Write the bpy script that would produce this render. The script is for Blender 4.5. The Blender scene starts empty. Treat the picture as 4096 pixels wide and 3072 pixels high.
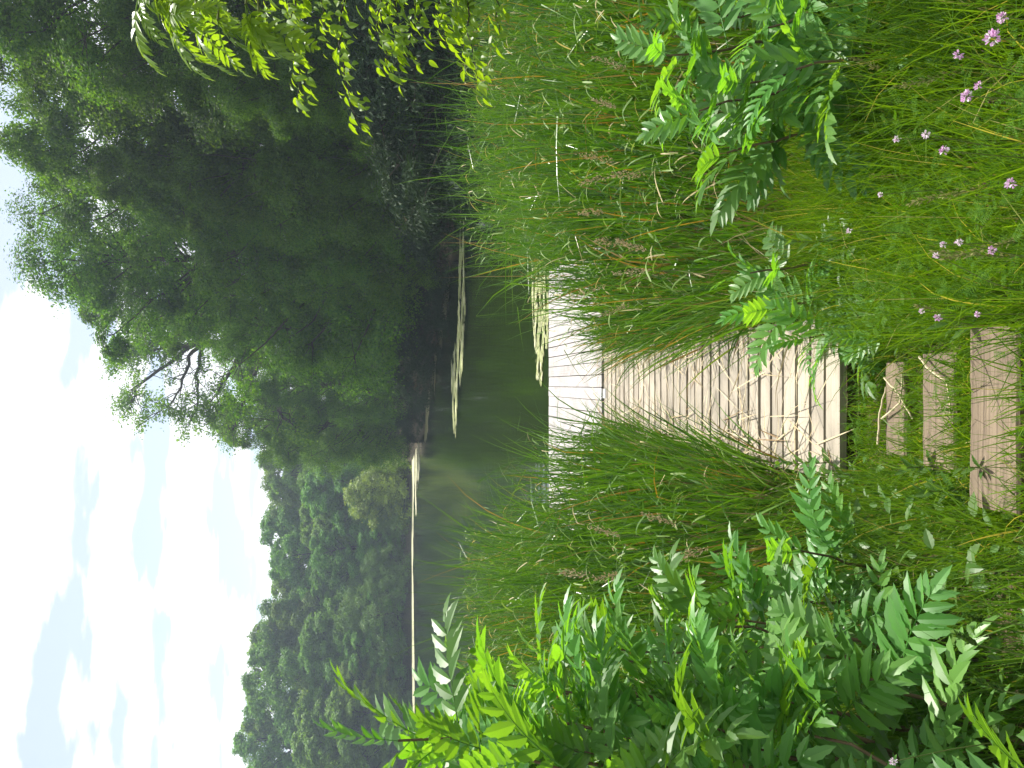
import bpy, math, random
import numpy as np
from mathutils import Matrix, Vector

SC = bpy.context.scene
COL = SC.collection
rng = np.random.default_rng(7)
random.seed(7)
R = math.radians
PI = math.pi

# ------------------------------------------------------------------ camera numbers
EYE = np.array([0.0, 0.0, 2.55])
PITCH = R(8.4)
F = 3315.0
K = 4096 / 2212.0


def ray(px, py):
    a = (3072 - py * K - 1536) / F
    b = (px * K - 2048) / F
    return np.array([a, math.cos(PITCH) - b * math.sin(PITCH), -math.sin(PITCH) - b * math.cos(PITCH)])


def at(px, py, d):
    """where the sight line of a photo point is at the forward distance d"""
    r = ray(px, py)
    return EYE + r * (d / r[1])


def on_z(px, py, z):
    r = ray(px, py)
    return EYE + r * ((z - EYE[2]) / r[2])


# ------------------------------------------------------------------ object helpers
def link(o, parent=None):
    COL.objects.link(o)
    if parent is not None:
        o.parent = parent
    return o


def tag(o, label, cat, group=None, kind=None):
    o['label'] = label
    o['category'] = cat
    if group:
        o['group'] = group
    if kind:
        o['kind'] = kind
    return o


def thing(name, label, cat, loc=(0, 0, 0), rz=0.0, group=None, scale=1.0):
    o = bpy.data.objects.new(name, None)
    o.empty_display_size = 0.1
    o.location = loc
    o.rotation_euler = (0, 0, rz)
    if not hasattr(scale, '__len__'):
        scale = (scale,) * 3
    o.scale = scale
    link(o)
    return tag(o, label, cat, group)


class MB:
    def __init__(self):
        self.v = []
        self.q = []
        self.t = []
        self.n = 0

    def add(self, v, q=None, t=None):
        v = np.asarray(v, dtype=np.float64).reshape(-1, 3)
        if q is not None and len(q):
            self.q.append(np.asarray(q, dtype=np.int64).reshape(-1, 4) + self.n)
        if t is not None and len(t):
            self.t.append(np.asarray(t, dtype=np.int64).reshape(-1, 3) + self.n)
        self.v.append(v)
        self.n += len(v)
        return self

    def scatter(self, tv, tq, tt, M, T):
        """copies of a template: M (N,3,3), T (N,3)"""
        N = len(T)
        nv = len(tv)
        V = np.einsum('nij,kj->nki', M, tv) + T[:, None, :]
        off = (np.arange(N) * nv)[:, None, None]
        q = (np.asarray(tq)[None] + off).reshape(-1, 4) if tq is not None and len(tq) else None
        t = (np.asarray(tt)[None] + off).reshape(-1, 3) if tt is not None and len(tt) else None
        return self.add(V.reshape(-1, 3), q, t)

    def box(self, x0, y0, z0, x1, y1, z1, jitter=0.0):
        v = np.array([[x, y, z] for z in (z0, z1) for y in (y0, y1) for x in (x0, x1)], float)
        if jitter:
            v += rng.normal(0, jitter, v.shape)
        q = [[0, 2, 3, 1], [4, 5, 7, 6], [0, 1, 5, 4], [2, 6, 7, 3], [0, 4, 6, 2], [1, 3, 7, 5]]
        return self.add(v, q)

    def tube(self, pts, rad, k=6):
        pts = np.asarray(pts, float)
        n = len(pts)
        rad = np.broadcast_to(np.asarray(rad, float), (n,))
        d = np.gradient(pts, axis=0)
        d /= np.linalg.norm(d, axis=1)[:, None] + 1e-9
        ref = np.array([0, 0, 1.0]) if abs(d[0][2]) < 0.8 else np.array([1.0, 0, 0])
        a = np.cross(d, ref)
        a /= np.linalg.norm(a, axis=1)[:, None] + 1e-9
        b = np.cross(d, a)
        ang = np.arange(k) * 2 * PI / k
        ring = (np.cos(ang)[None, :, None] * a[:, None, :] + np.sin(ang)[None, :, None] * b[:, None, :])
        V = pts[:, None, :] + ring * rad[:, None, None]
        i = np.arange(n - 1)[:, None] * k
        j = np.arange(k)[None, :]
        j2 = (j + 1) % k
        q = np.stack([i + j, i + j2, i + k + j2, i + k + j], -1).reshape(-1, 4)
        return self.add(V.reshape(-1, 3), q)

    def mesh(self, name, mat, smooth=False, crease=None):
        me = bpy.data.meshes.new(name)
        V = np.concatenate(self.v) if self.v else np.zeros((0, 3))
        Q = np.concatenate(self.q) if self.q else np.zeros((0, 4), int)
        T = np.concatenate(self.t) if self.t else np.zeros((0, 3), int)
        me.vertices.add(len(V))
        me.vertices.foreach_set('co', V.astype(np.float32).ravel())
        loops = np.concatenate([Q.ravel(), T.ravel()]).astype(np.int32)
        me.loops.add(len(loops))
        me.loops.foreach_set('vertex_index', loops)
        me.polygons.add(len(Q) + len(T))
        starts = np.concatenate([np.arange(len(Q)) * 4, len(Q) * 4 + np.arange(len(T)) * 3]).astype(np.int32)
        me.polygons.foreach_set('loop_start', starts)
        me.polygons.foreach_set('use_smooth', np.full(len(Q) + len(T), bool(smooth)))
        me.update(calc_edges=True)
        if crease is not None:      # folded along the midribs, smooth elsewhere
            ev = np.empty(len(me.edges) * 2, np.int32)
            me.edges.foreach_get('vertices', ev)
            ev = ev.reshape(-1, 2)
            sh = crease[ev[:, 0]] & crease[ev[:, 1]]
            at_ = me.attributes.new('sharp_edge', 'BOOLEAN', 'EDGE')
            at_.data.foreach_set('value', sh)
        me.validate()
        me.materials.append(mat)
        return me

    def obj(self, name, mat, parent=None, smooth=False):
        o = bpy.data.objects.new(name, self.mesh(name, mat, smooth))
        return link(o, parent)


def norm(v):
    return v / (np.linalg.norm(v, axis=-1, keepdims=True) + 1e-9)


def frames(y, n):
    """matrices whose columns are x, y (given axis), z (near n)"""
    y = norm(y)
    x = norm(np.cross(y, n))
    z = np.cross(x, y)
    return np.stack([x, y, z], -1)


# ------------------------------------------------------------------ materials
def new_mat(name):
    m = bpy.data.materials.new(name)
    m.use_nodes = True
    nt = m.node_tree
    nt.nodes.clear()
    return m, nt, nt.nodes.new('ShaderNodeOutputMaterial')


def leaf_mat(name, c1, c2, c3=None, f3=0.0, trans=0.35, tcol=None, rough=0.5, spec=0.3, objvar=0.0, hue=0.0):
    """leaf: colour varies per leaf, part of the light passes through"""
    m, nt, out = new_mat(name)
    N = nt.nodes.new
    L = nt.links.new
    geo = N('ShaderNodeNewGeometry')
    ramp = N('ShaderNodeValToRGB')
    e = ramp.color_ramp.elements
    e[0].color = (*c1, 1)
    e[1].color = (*c2, 1)
    if c3 is not None:
        e[1].position = 1 - f3 - 0.001
        x = e.new(1 - f3)
        x.color = (*c3, 1)
    L(geo.outputs['Random Per Island'], ramp.inputs[0])
    col = ramp.outputs[0]
    if objvar or hue:
        oi = N('ShaderNodeObjectInfo')
        hs = N('ShaderNodeHueSaturation')
        mr = N('ShaderNodeMapRange')
        mr.inputs['To Min'].default_value = 1 - objvar
        mr.inputs['To Max'].default_value = 1 + objvar
        L(oi.outputs['Random'], mr.inputs[0])
        L(mr.outputs[0], hs.inputs['Value'])
        mh = N('ShaderNodeMapRange')
        mh.inputs['To Min'].default_value = 0.5 - hue
        mh.inputs['To Max'].default_value = 0.5 + hue
        mul = N('ShaderNodeMath')
        mul.operation = 'FRACT'
        mm = N('ShaderNodeMath')
        mm.operation = 'MULTIPLY'
        mm.inputs[1].default_value = 7.31
        L(oi.outputs['Random'], mm.inputs[0])
        L(mm.outputs[0], mul.inputs[0])
        L(mul.outputs[0], mh.inputs[0])
        L(mh.outputs[0], hs.inputs['Hue'])
        L(col, hs.inputs['Color'])
        col = hs.outputs[0]
    p = N('ShaderNodeBsdfPrincipled')
    p.inputs['Roughness'].default_value = rough
    p.inputs['Specular IOR Level'].default_value = spec
    L(col, p.inputs['Base Color'])
    if trans > 0:
        tr = N('ShaderNodeBsdfTranslucent')
        mx = N('ShaderNodeMix')
        mx.data_type = 'RGBA'
        mx.blend_type = 'MULTIPLY'
        mx.inputs['Factor'].default_value = 1
        L(col, mx.inputs['A'])
        mx.inputs['B'].default_value = (*(tcol or (1.6, 1.5, 0.6)), 1)
        L(mx.outputs['Result'], tr.inputs['Color'])
        ms = N('ShaderNodeMixShader')
        ms.inputs[0].default_value = trans
        L(p.outputs[0], ms.inputs[1])
        L(tr.outputs[0], ms.inputs[2])
        L(ms.outputs[0], out.inputs[0])
    else:
        L(p.outputs[0], out.inputs[0])
    return m


def plain_mat(name, c1, c2, scale=6.0, rough=0.8, bump=0.0, spec=0.3, stretch=(1, 1, 1), detail=6):
    m, nt, out = new_mat(name)
    N = nt.nodes.new
    L = nt.links.new
    tc = N('ShaderNodeTexCoord')
    mp = N('ShaderNodeMapping')
    mp.inputs['Scale'].default_value = stretch
    L(tc.outputs['Object'], mp.inputs[0])
    nz = N('ShaderNodeTexNoise')
    nz.inputs['Scale'].default_value = scale
    nz.inputs['Detail'].default_value = detail
    L(mp.outputs[0], nz.inputs['Vector'])
    ramp = N('ShaderNodeValToRGB')
    ramp.color_ramp.elements[0].color = (*c1, 1)
    ramp.color_ramp.elements[1].color = (*c2, 1)
    ramp.color_ramp.elements[0].position = 0.3
    ramp.color_ramp.elements[1].position = 0.7
    L(nz.outputs[0], ramp.inputs[0])
    p = N('ShaderNodeBsdfPrincipled')
    p.inputs['Roughness'].default_value = rough
    p.inputs['Specular IOR Level'].default_value = spec
    L(ramp.outputs[0], p.inputs['Base Color'])
    if bump:
        b = N('ShaderNodeBump')
        b.inputs['Strength'].default_value = bump
        b.inputs['Distance'].default_value = 0.02
        L(nz.outputs[0], b.inputs['Height'])
        L(b.outputs[0], p.inputs['Normal'])
    L(p.outputs[0], out.inputs[0])
    return m


def wood_mat(name, light, dark, axis, grain=1.0, var=0.18):
    """weathered boards, grain running along axis (0 = x, 1 = y)"""
    m, nt, out = new_mat(name)
    N = nt.nodes.new
    L = nt.links.new
    tc = N('ShaderNodeTexCoord')
    geo = N('ShaderNodeNewGeometry')
    comb = N('ShaderNodeCombineXYZ')
    mul = N('ShaderNodeMath')
    mul.operation = 'MULTIPLY'
    mul.inputs[1].default_value = 37.0
    L(geo.outputs['Random Per Island'], mul.inputs[0])
    for k in range(3):
        L(mul.outputs[0], comb.inputs[k])
    add = N('ShaderNodeVectorMath')
    L(tc.outputs['Object'], add.inputs[0])
    L(comb.outputs[0], add.inputs[1])
    mp = N('ShaderNodeMapping')
    s = [110, 110, 110]
    s[axis] = 2.4
    mp.inputs['Scale'].default_value = s
    L(add.outputs[0], mp.inputs[0])
    nz = N('ShaderNodeTexNoise')
    nz.inputs['Scale'].default_value = 1.0
    nz.inputs['Detail'].default_value = 7
    nz.inputs['Roughness'].default_value = 0.65
    nz.inputs['Distortion'].default_value = 0.6
    L(mp.outputs[0], nz.inputs['Vector'])
    ramp = N('ShaderNodeValToRGB')
    ramp.color_ramp.elements[0].position = 0.28
    ramp.color_ramp.elements[1].position = 0.62
    ramp.color_ramp.elements[0].color = (*dark, 1)
    ramp.color_ramp.elements[1].color = (*light, 1)
    L(nz.outputs[0], ramp.inputs[0])
    # blotches of weathering
    n2 = N('ShaderNodeTexNoise')
    n2.inputs['Scale'].default_value = 3.5
    n2.inputs['Detail'].default_value = 4
    L(add.outputs[0], n2.inputs['Vector'])
    mr = N('ShaderNodeMapRange')
    mr.inputs['From Min'].default_value = 0.3
    mr.inputs['From Max'].default_value = 0.7
    mr.inputs['To Min'].default_value = 0.68
    mr.inputs['To Max'].default_value = 1.06
    L(n2.outputs[0], mr.inputs[0])
    mv = N('ShaderNodeMapRange')
    mv.inputs['To Min'].default_value = 1 - var
    mv.inputs['To Max'].default_value = 1 + var
    L(geo.outputs['Random Per Island'], mv.inputs[0])
    mm = N('ShaderNodeMath')
    mm.operation = 'MULTIPLY'
    L(mr.outputs[0], mm.inputs[0])
    L(mv.outputs[0], mm.inputs[1])
    hs = N('ShaderNodeHueSaturation')
    L(ramp.outputs[0], hs.inputs['Color'])
    L(mm.outputs[0], hs.inputs['Value'])
    p = N('ShaderNodeBsdfPrincipled')
    p.inputs['Roughness'].default_value = 0.75
    p.inputs['Specular IOR Level'].default_value = 0.3
    L(hs.outputs[0], p.inputs['Base Color'])
    b = N('ShaderNodeBump')
    b.inputs['Strength'].default_value = 0.5 * grain
    b.inputs['Distance'].default_value = 0.004
    L(nz.outputs[0], b.inputs['Height'])
    L(b.outputs[0], p.inputs['Normal'])
    L(p.outputs[0], out.inputs[0])
    return m


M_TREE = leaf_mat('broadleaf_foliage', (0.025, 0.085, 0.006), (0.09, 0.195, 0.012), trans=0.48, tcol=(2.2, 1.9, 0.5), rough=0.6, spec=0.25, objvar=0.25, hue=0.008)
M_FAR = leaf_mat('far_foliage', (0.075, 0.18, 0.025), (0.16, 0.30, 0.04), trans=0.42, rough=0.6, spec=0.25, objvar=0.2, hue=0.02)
M_LIME = leaf_mat('lime_foliage', (0.16, 0.25, 0.03), (0.24, 0.34, 0.045), trans=0.35, rough=0.5, objvar=0.1)
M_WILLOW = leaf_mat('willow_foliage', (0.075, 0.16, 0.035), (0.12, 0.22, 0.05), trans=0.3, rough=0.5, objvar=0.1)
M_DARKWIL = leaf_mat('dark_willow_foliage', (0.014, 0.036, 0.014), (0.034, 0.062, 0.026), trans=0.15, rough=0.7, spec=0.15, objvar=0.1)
M_BARK = plain_mat('bark', (0.022, 0.018, 0.013), (0.065, 0.052, 0.038), 8, 0.9, 0.6, stretch=(1, 1, 0.25))
M_SUMAC = leaf_mat('sumac_leaf', (0.085, 0.225, 0.045), (0.14, 0.31, 0.07), trans=0.48, tcol=(1.85, 1.65, 0.22), rough=0.4, spec=0.5, objvar=0.25, hue=0.012)
M_SUMSTEM = plain_mat('sumac_bark', (0.085, 0.06, 0.03), (0.16, 0.11, 0.06), 14, 0.85, 0.4)
M_GREENSTEM = plain_mat('green_stem', (0.09, 0.13, 0.03), (0.16, 0.19, 0.05), 9, 0.6)
M_SAPLING = leaf_mat('sapling_leaf', (0.12, 0.23, 0.02), (0.19, 0.32, 0.03), trans=0.58, tcol=(1.8, 1.55, 0.3), rough=0.42, spec=0.3)
M_WALNUT = leaf_mat('young_walnut_leaf', (0.13, 0.24, 0.025), (0.2, 0.32, 0.04), trans=0.55, tcol=(1.6, 1.5, 0.35), rough=0.38, spec=0.5)
M_REED = leaf_mat('reed_blade', (0.028, 0.095, 0.006), (0.105, 0.22, 0.018), (0.28, 0.18, 0.05), 0.05, trans=0.35, tcol=(1.5, 1.5, 0.4), rough=0.3, spec=0.5)
M_REEDTIP_GLINT = leaf_mat('bent_reed_tip', (0.10, 0.20, 0.04), (0.22, 0.31, 0.09), (0.45, 0.38, 0.2), 0.15, trans=0.3, tcol=(1.3, 1.3, 0.6), rough=0.55, spec=0.25)  # paler than the reeds: sun glints on bent leaves put into the colour
M_DEADREED = leaf_mat('dead_reed', (0.16, 0.10, 0.045), (0.34, 0.25, 0.13), (0.5, 0.4, 0.25), 0.2, trans=0.15, tcol=(1, 1, 0.9), rough=0.7)
M_STRAW = leaf_mat('straw', (0.42, 0.33, 0.19), (0.62, 0.53, 0.36), (0.24, 0.16, 0.08), 0.15, trans=0.1, tcol=(1, 1, 1), rough=0.65)
M_GRASS = leaf_mat('grass_blade', (0.06, 0.15, 0.008), (0.155, 0.27, 0.018), (0.40, 0.36, 0.13), 0.05, trans=0.4, tcol=(1.5, 1.45, 0.35), rough=0.5, spec=0.25)
M_DARKGRASS = leaf_mat('shade_grass_blade', (0.06, 0.15, 0.015), (0.13, 0.24, 0.03), (0.30, 0.26, 0.10), 0.05, trans=0.35, tcol=(1.5, 1.45, 0.4), rough=0.5, spec=0.25)
M_VETCH = leaf_mat('vetch_leaf', (0.05, 0.14, 0.012), (0.11, 0.22, 0.02), trans=0.4, tcol=(1.5, 1.45, 0.4), rough=0.6, spec=0.15)
M_WEED = leaf_mat('weed_leaf', (0.065, 0.15, 0.03), (0.11, 0.2, 0.045), trans=0.4, tcol=(1.6, 1.5, 0.45), rough=0.4)
M_SEED = leaf_mat('seed_husk', (0.42, 0.32, 0.2), (0.6, 0.5, 0.33), trans=0.15, tcol=(1, 1, 0.8), rough=0.75)
M_PALESEED = leaf_mat('green_seed_husk', (0.28, 0.29, 0.10), (0.44, 0.42, 0.18), trans=0.2, tcol=(1, 1, 0.7), rough=0.7)
M_PINK = leaf_mat('pink_petal', (0.55, 0.26, 0.50), (0.72, 0.48, 0.67), (0.85, 0.75, 0.82), 0.2, trans=0.3, tcol=(1, 1, 1), rough=0.6)
M_WHITE = leaf_mat('pale_petal', (0.72, 0.58, 0.66), (0.85, 0.78, 0.8), (0.6, 0.35, 0.55), 0.15, trans=0.3, tcol=(1, 1, 1), rough=0.6)
M_ALGAE = leaf_mat('pond_scum', (0.20, 0.24, 0.07), (0.36, 0.38, 0.15), (0.5, 0.5, 0.3), 0.2, trans=0.0, rough=0.6, spec=0.4)
M_FARALGAE = leaf_mat('far_pond_scum', (0.30, 0.30, 0.15), (0.46, 0.44, 0.28), trans=0.0, rough=0.6, spec=0.4)
M_WALK = wood_mat('walkway_boards', (0.38, 0.335, 0.27), (0.265, 0.225, 0.175), 0)
M_PLAT = wood_mat('platform_boards', (0.42, 0.395, 0.385), (0.29, 0.265, 0.25), 1, 0.8, 0.06)
M_STEP = wood_mat('step_timber', (0.215, 0.162, 0.108), (0.075, 0.053, 0.034), 0, 1.4, 0.14)
M_BEAM = plain_mat('dark_timber', (0.05, 0.04, 0.03), (0.11, 0.09, 0.07), 12, 0.85, 0.3)
M_METAL = plain_mat('galvanised_metal', (0.30, 0.30, 0.30), (0.45, 0.45, 0.45), 20, 0.45)
M_METAL.node_tree.nodes['Principled BSDF'].inputs['Metallic'].default_value = 0.8


# ------------------------------------------------------------------ the setting
FX = np.array([-200, -60, -30, -9, -6, -2.5, 3.1, 5.4, 7, 9, 12, 18, 30, 200.0])
FY = np.array([92, 97, 99, 97, 80, 63, 42.7, 34.5, 28, 22.5, 17, 12, 9, 7.0])


def wob(x, y, s, a):
    return a * (np.sin(x * s + 1.3) * np.cos(y * s * 1.17 + 0.4) + 0.5 * np.sin(x * s * 2.3 + y * s * 1.9))


def ground_h(x, y):
    x = np.asarray(x, float)
    y = np.asarray(y, float)
    near = np.interp(y, [-60, 0, 1.2, 2.18, 2.74, 3.22, 3.9, 5, 7.2, 9.5, 12], [1.6, 0.98, 0.9, 0.72, 0.52, 0.37, 0.17, 0.06, -0.02, -0.3, -0.75])
    side = np.clip(np.abs(x + 0.08) - 0.45, 0, 3) * np.interp(y, [0, 3.5, 6], [0.16, 0.10, 0.0])
    near = near + side + wob(x, y, 3.1, 0.012)
    d = y - np.interp(x, FX, FY)
    far = np.where(d < 0, np.maximum(-0.9, d * 0.12), np.minimum(0.28 * d, 0.8 + 0.05 * d))
    far = np.minimum(far, 9.0) + np.where(d > 0, wob(x, y, 0.2, 0.2) * np.clip(d / 6, 0, 1), 0)
    return np.maximum(near, far)


def build_ground():
    def axis(lo, hi, n_mid, mid, n_out):
        a = np.linspace(-mid, mid, n_mid)
        up = mid + (hi - mid) * (np.linspace(0, 1, n_out)[1:] ** 2.2)
        dn = -mid - (-lo - mid) * (np.linspace(0, 1, n_out)[1:] ** 2.2)
        return np.concatenate([dn[::-1], a, up])
    xs = axis(-900, 900, 130, 13, 70)
    ys = np.concatenate([-np.linspace(0, 1, 20)[::-1][:-1] ** 2 * 80, np.linspace(0, 14, 130), 14 + (np.linspace(0, 1, 150)[1:] ** 1.8) * 900])
    X, Y = np.meshgrid(xs, ys)
    V = np.stack([X, Y, ground_h(X, Y)], -1)
    ny, nx = X.shape
    i = np.arange(ny - 1)[:, None] * nx + np.arange(nx - 1)[None]
    q = np.stack([i, i + 1, i + 1 + nx, i + nx], -1).reshape(-1, 4)
    m = plain_mat('soil_and_litter', (0.035, 0.028, 0.014), (0.10, 0.075, 0.038), 5, 0.95, 0.8, detail=9)
    g = MB().add(V, q).obj('ground', m, smooth=True)
    tag(g, 'brown soil bank and lake shore under the plants', 'ground', kind='structure')


def build_water():
    m, nt, out = new_mat('lake_water')
    N = nt.nodes.new
    L = nt.links.new
    tc = N('ShaderNodeTexCoord')
    mp = N('ShaderNodeMapping')
    mp.inputs['Scale'].default_value = (0.55, 1.8, 1)
    L(tc.outputs['Object'], mp.inputs[0])
    n1 = N('ShaderNodeTexNoise')
    n1.inputs['Scale'].default_value = 2.2
    n1.inputs['Detail'].default_value = 4
    L(mp.outputs[0], n1.inputs['Vector'])
    b = N('ShaderNodeBump')
    b.inputs['Strength'].default_value = 0.13
    b.inputs['Distance'].default_value = 0.03
    L(n1.outputs[0], b.inputs['Height'])
    p = N('ShaderNodeBsdfPrincipled')
    p.inputs['Base Color'].default_value = (0.012, 0.021, 0.004, 1)
    p.inputs['Roughness'].default_value = 0.03
    p.inputs['IOR'].default_value = 1.33
    L(b.outputs[0], p.inputs['Normal'])
    L(p.outputs[0], out.inputs[0])
    v = [[-400, 5.6, 0], [400, 5.6, 0], [400, 140, 0], [-400, 140, 0]]
    w = MB().add(v, [[0, 1, 2, 3]]).obj('water', m)
    tag(w, 'calm dark green lake water reflecting the trees', 'lake', kind='structure')


def algae(name, outline, label, mat, n, sx, sy):
    """floating scum: many small flakes inside an outline of (x, y) points"""
    P = np.array(outline)
    lo, hi = P.min(0), P.max(0)
    pts = []
    while len(pts) < n:
        c = lo + rng.random((n * 3, 2)) * (hi - lo)
        ins = np.zeros(len(c), bool)
        j = len(P) - 1
        for i in range(len(P)):
            cond = ((P[i, 1] > c[:, 1]) != (P[j, 1] > c[:, 1])) & (c[:, 0] < (P[j, 0] - P[i, 0]) * (c[:, 1] - P[i, 1]) / (P[j, 1] - P[i, 1] + 1e-9) + P[i, 0])
            ins ^= cond
            j = i
        c = c[ins]
        u, v_ = c[:, 0] / sx, c[:, 1] / sy
        f = np.sin(u * 0.45 + 1.7 * np.sin(v_ * 0.13)) * np.cos(v_ * 0.16 + np.sin(u * 0.08)) + 0.7 * np.sin(u * 0.09 + v_ * 0.23 + 2 * np.sin(u * 0.05))
        pts += list(c[f > rng.normal(0.12, 0.4, len(c))])
    pts = np.array(pts[:n])
    a = rng.random((n, 6)) * 0.5 + 0.6
    ang = np.arange(6) * PI / 3
    ks = np.exp(rng.normal(0, 0.5, n))[:, None]
    vx = pts[:, 0][:, None] + np.cos(ang)[None] * a * sx * ks
    vy = pts[:, 1][:, None] + np.sin(ang)[None] * a * sy * ks
    vz = np.repeat((0.006 + rng.random(n) * 0.012)[:, None], 6, 1)
    V = np.stack([vx, vy, vz], -1).reshape(-1, 3)
    o = (np.arange(n) * 6)[:, None, None]
    q = (np.array([[0, 1, 2, 3], [0, 3, 4, 5]])[None] + o).reshape(-1, 4)
    a_ = MB().add(V, q).obj(name, mat)
    tag(a_, label, 'algae', kind='stuff')


build_ground()
build_water()


def zpoly(pts):
    return [on_z(px, py, 0.0)[:2] for px, py in pts]


algae('algae_mat', zpoly([(980, 940), (976, 850), (975, 780), (988, 735), (990, 650), (993, 520), (996, 400), (1003, 420), (1003, 560), (1006, 660), (1004, 720), (1000, 790), (990, 850), (985, 940)]),
      'long thin streak of yellow green pond scum across the middle of the lake', M_ALGAE, 2100, 0.13, 0.06)
algae('algae_mat', zpoly([(1148, 560), (1150, 640), (1153, 710), (1158, 760), (1160, 820), (1172, 825), (1176, 760), (1186, 740), (1188, 560)]),
      'pale yellow green scum patch against the far side of the dock', M_ALGAE, 2100, 0.04, 0.014)
algae('algae_mat', zpoly([(890, 985), (889.5, 1060), (889.5, 1180), (889.5, 1300), (890, 1420), (892, 1520), (895, 1520), (894.5, 1420), (893, 1300), (892.5, 1180), (893, 1060), (896, 1010)]),
      'pale tan line of scum along the far wooded shore', M_FARALGAE, 9000, 0.9, 0.45)
algae('algae_mat', zpoly([(899, 965), (897, 1010), (897, 1110), (899, 1110), (902, 1050), (908, 1000), (908, 970)]),
      'short whitish scum patch off the point of the right bank', M_FARALGAE, 420, 0.35, 0.25)
algae('algae_mat', zpoly([(917, 950), (921, 900), (928, 830), (947, 720), (962, 600), (968, 480), (974, 480), (967, 610), (953, 720), (931, 830), (924, 900)]),
      'olive scum strip along the foot of the right bank', leaf_mat('olive_scum', (0.09, 0.09, 0.03), (0.16, 0.15, 0.05), trans=0, rough=0.6), 3500, 0.3, 0.25)

# ------------------------------------------------------------------ dock and steps
WX0, WX1 = -0.49, 0.35
WZ = 0.30
w = thing('boardwalk', 'narrow weathered boardwalk of crosswise planks strewn with straw', 'boardwalk', (0, 3.9, 0))
mb = MB()
y = 0.0
n_pl = 30
pitch = (8.58 - 3.9) / n_pl
for i in range(n_pl):
    g = 0.026 + rng.random() * 0.009
    e0, e1 = rng.normal(0, 0.008, 2)
    dz = rng.normal(0, 0.0015)
    mb.box(WX0 + e0, y, WZ - 0.038 + dz, WX1 + e1, y + pitch - g, WZ + dz, 0.0012)
    y += pitch
mb.obj('decking', M_WALK, w)
for x in (WX0 + 0.06, WX1 - 0.11):
    MB().box(x, 0.02, WZ - 0.2, x + 0.05, 4.6, WZ - 0.042).obj('beam', M_BEAM, w)
for (x, yy) in ((WX0 + 0.0, 0.9), (WX1 - 0.06, 0.9), (WX0 + 0.0, 3.6), (WX1 - 0.06, 3.6)):
    MB().box(x, yy, -0.5, x + 0.055, yy + 0.09, WZ - 0.042).obj('post', M_BEAM, w)

PX0, PX1, PY0, PY1 = -1.82, 1.62, 8.63, 11.6
p = thing('dock_platform', 'pale sun bleached dock platform with lengthwise planks over the water', 'dock', (0, PY0, 0))
mb = MB()
x = PX0
wpl = 0.1375
while x < PX1 - 0.05:
    g = 0.007 + rng.random() * 0.005
    e0, e1 = rng.normal(0, 0.006, 2)
    split = rng.random() < 0.25
    dz = rng.normal(0, 0.001)
    if split:
        s = 0.7 + rng.random() * 1.4
        mb.box(x, e0, WZ - 0.03 + dz, x + wpl - g, s - 0.003, WZ + 0.008 + dz, 0.001)
        mb.box(x, s + 0.003, WZ - 0.03, x + wpl - g, PY1 - PY0 + e1, WZ + 0.008, 0.001)
    else:
        mb.box(x, e0, WZ - 0.03 + dz, x + wpl - g, PY1 - PY0 + e1, WZ + 0.008 + dz, 0.001)
    x += wpl
mb.obj('decking', M_PLAT, p)
MB().box(PX0 + 0.02, 0.02, WZ - 0.2, PX1 - 0.02, 0.06, WZ - 0.034).obj('beam', M_BEAM, p)
MB().box(PX0 + 0.02, PY1 - PY0 - 0.06, WZ - 0.2, PX1 - 0.02, PY1 - PY0 - 0.02, WZ - 0.034).obj('beam', M_BEAM, p)
for x in (PX0 + 0.1, PX1 - 0.9):
    MB().box(x, 0.15, -0.18, x + 0.8, PY1 - PY0 - 0.15, WZ - 0.06).obj('float', M_BEAM, p)
hg = MB()
hx = -0.1
hg.box(hx - 0.05, -0.16, WZ + 0.002, hx + 0.05, -0.035, WZ + 0.007)
hg.box(hx - 0.05, -0.025, WZ + 0.0125, hx + 0.05, 0.1, WZ + 0.0175)
hg.tube([[hx - 0.055, -0.03, WZ + 0.017], [hx + 0.055, -0.03, WZ + 0.017]], 0.009, 8)
hg.obj('hinge', M_METAL, p)

step_specs = [
    ('nearest broad timber step with deep grain at the bottom of the path', (-0.37, 0.17), 2.10, 2.30, 0.80, 0.05),
    ('brown middle timber step with a fallen stalk across it', (-0.31, 0.11), 2.62, 2.80, 0.61, 0.05),
    ('short grass ringed timber step just before the boardwalk', (-0.30, 0.09), 3.14, 3.28, 0.45, 0.05),
]
for lab, (x0, x1), y0, y1, z, th in step_specs:
    s = thing('timber_step', lab, 'step', (0, y0, 0), group='timber steps down to the dock')
    mb = MB()
    nseg = 12
    xs = np.linspace(x0, x1, nseg)
    ch = 0.008
    prof = [(0, -0.10), (0, -ch), (ch, 0), ((y1 - y0) - ch, 0), (y1 - y0, -ch), (y1 - y0, -0.10)]
    V = []
    for xx in xs:
        jit = rng.normal(0, 0.0016, (len(prof), 2))
        V += [[xx, a + j[0], z + b + j[1]] for (a, b), j in zip(prof, jit)]
    kpr = len(prof)
    q = [[i * kpr + j, i * kpr + j + 1, (i + 1) * kpr + j + 1, (i + 1) * kpr + j] for i in range(nseg - 1) for j in range(kpr - 1)]
    mb.add(V, q)
    for i in (0, nseg - 1):
        mb.add(np.array(V)[i * kpr:(i + 1) * kpr], [[0, 1, 4, 5], [1, 2, 3, 4]])
    mb.obj('board', M_STEP, s)
    for xx in (x0 + 0.08, x1 - 0.14):
        MB().box(xx, 0.04, z - 0.4, xx + 0.05, (y1 - y0) - 0.04, z - 0.104).obj('stake', M_BEAM, s)

# ------------------------------------------------------------------ trees
LEAF_V = np.array([[0, 0, 0], [-0.32, 0.5, 0.08], [0, 1.0, -0.06], [0.32, 0.5, 0.08]])
LEAF_Q = np.array([[0, 3, 2, 1]])


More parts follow.
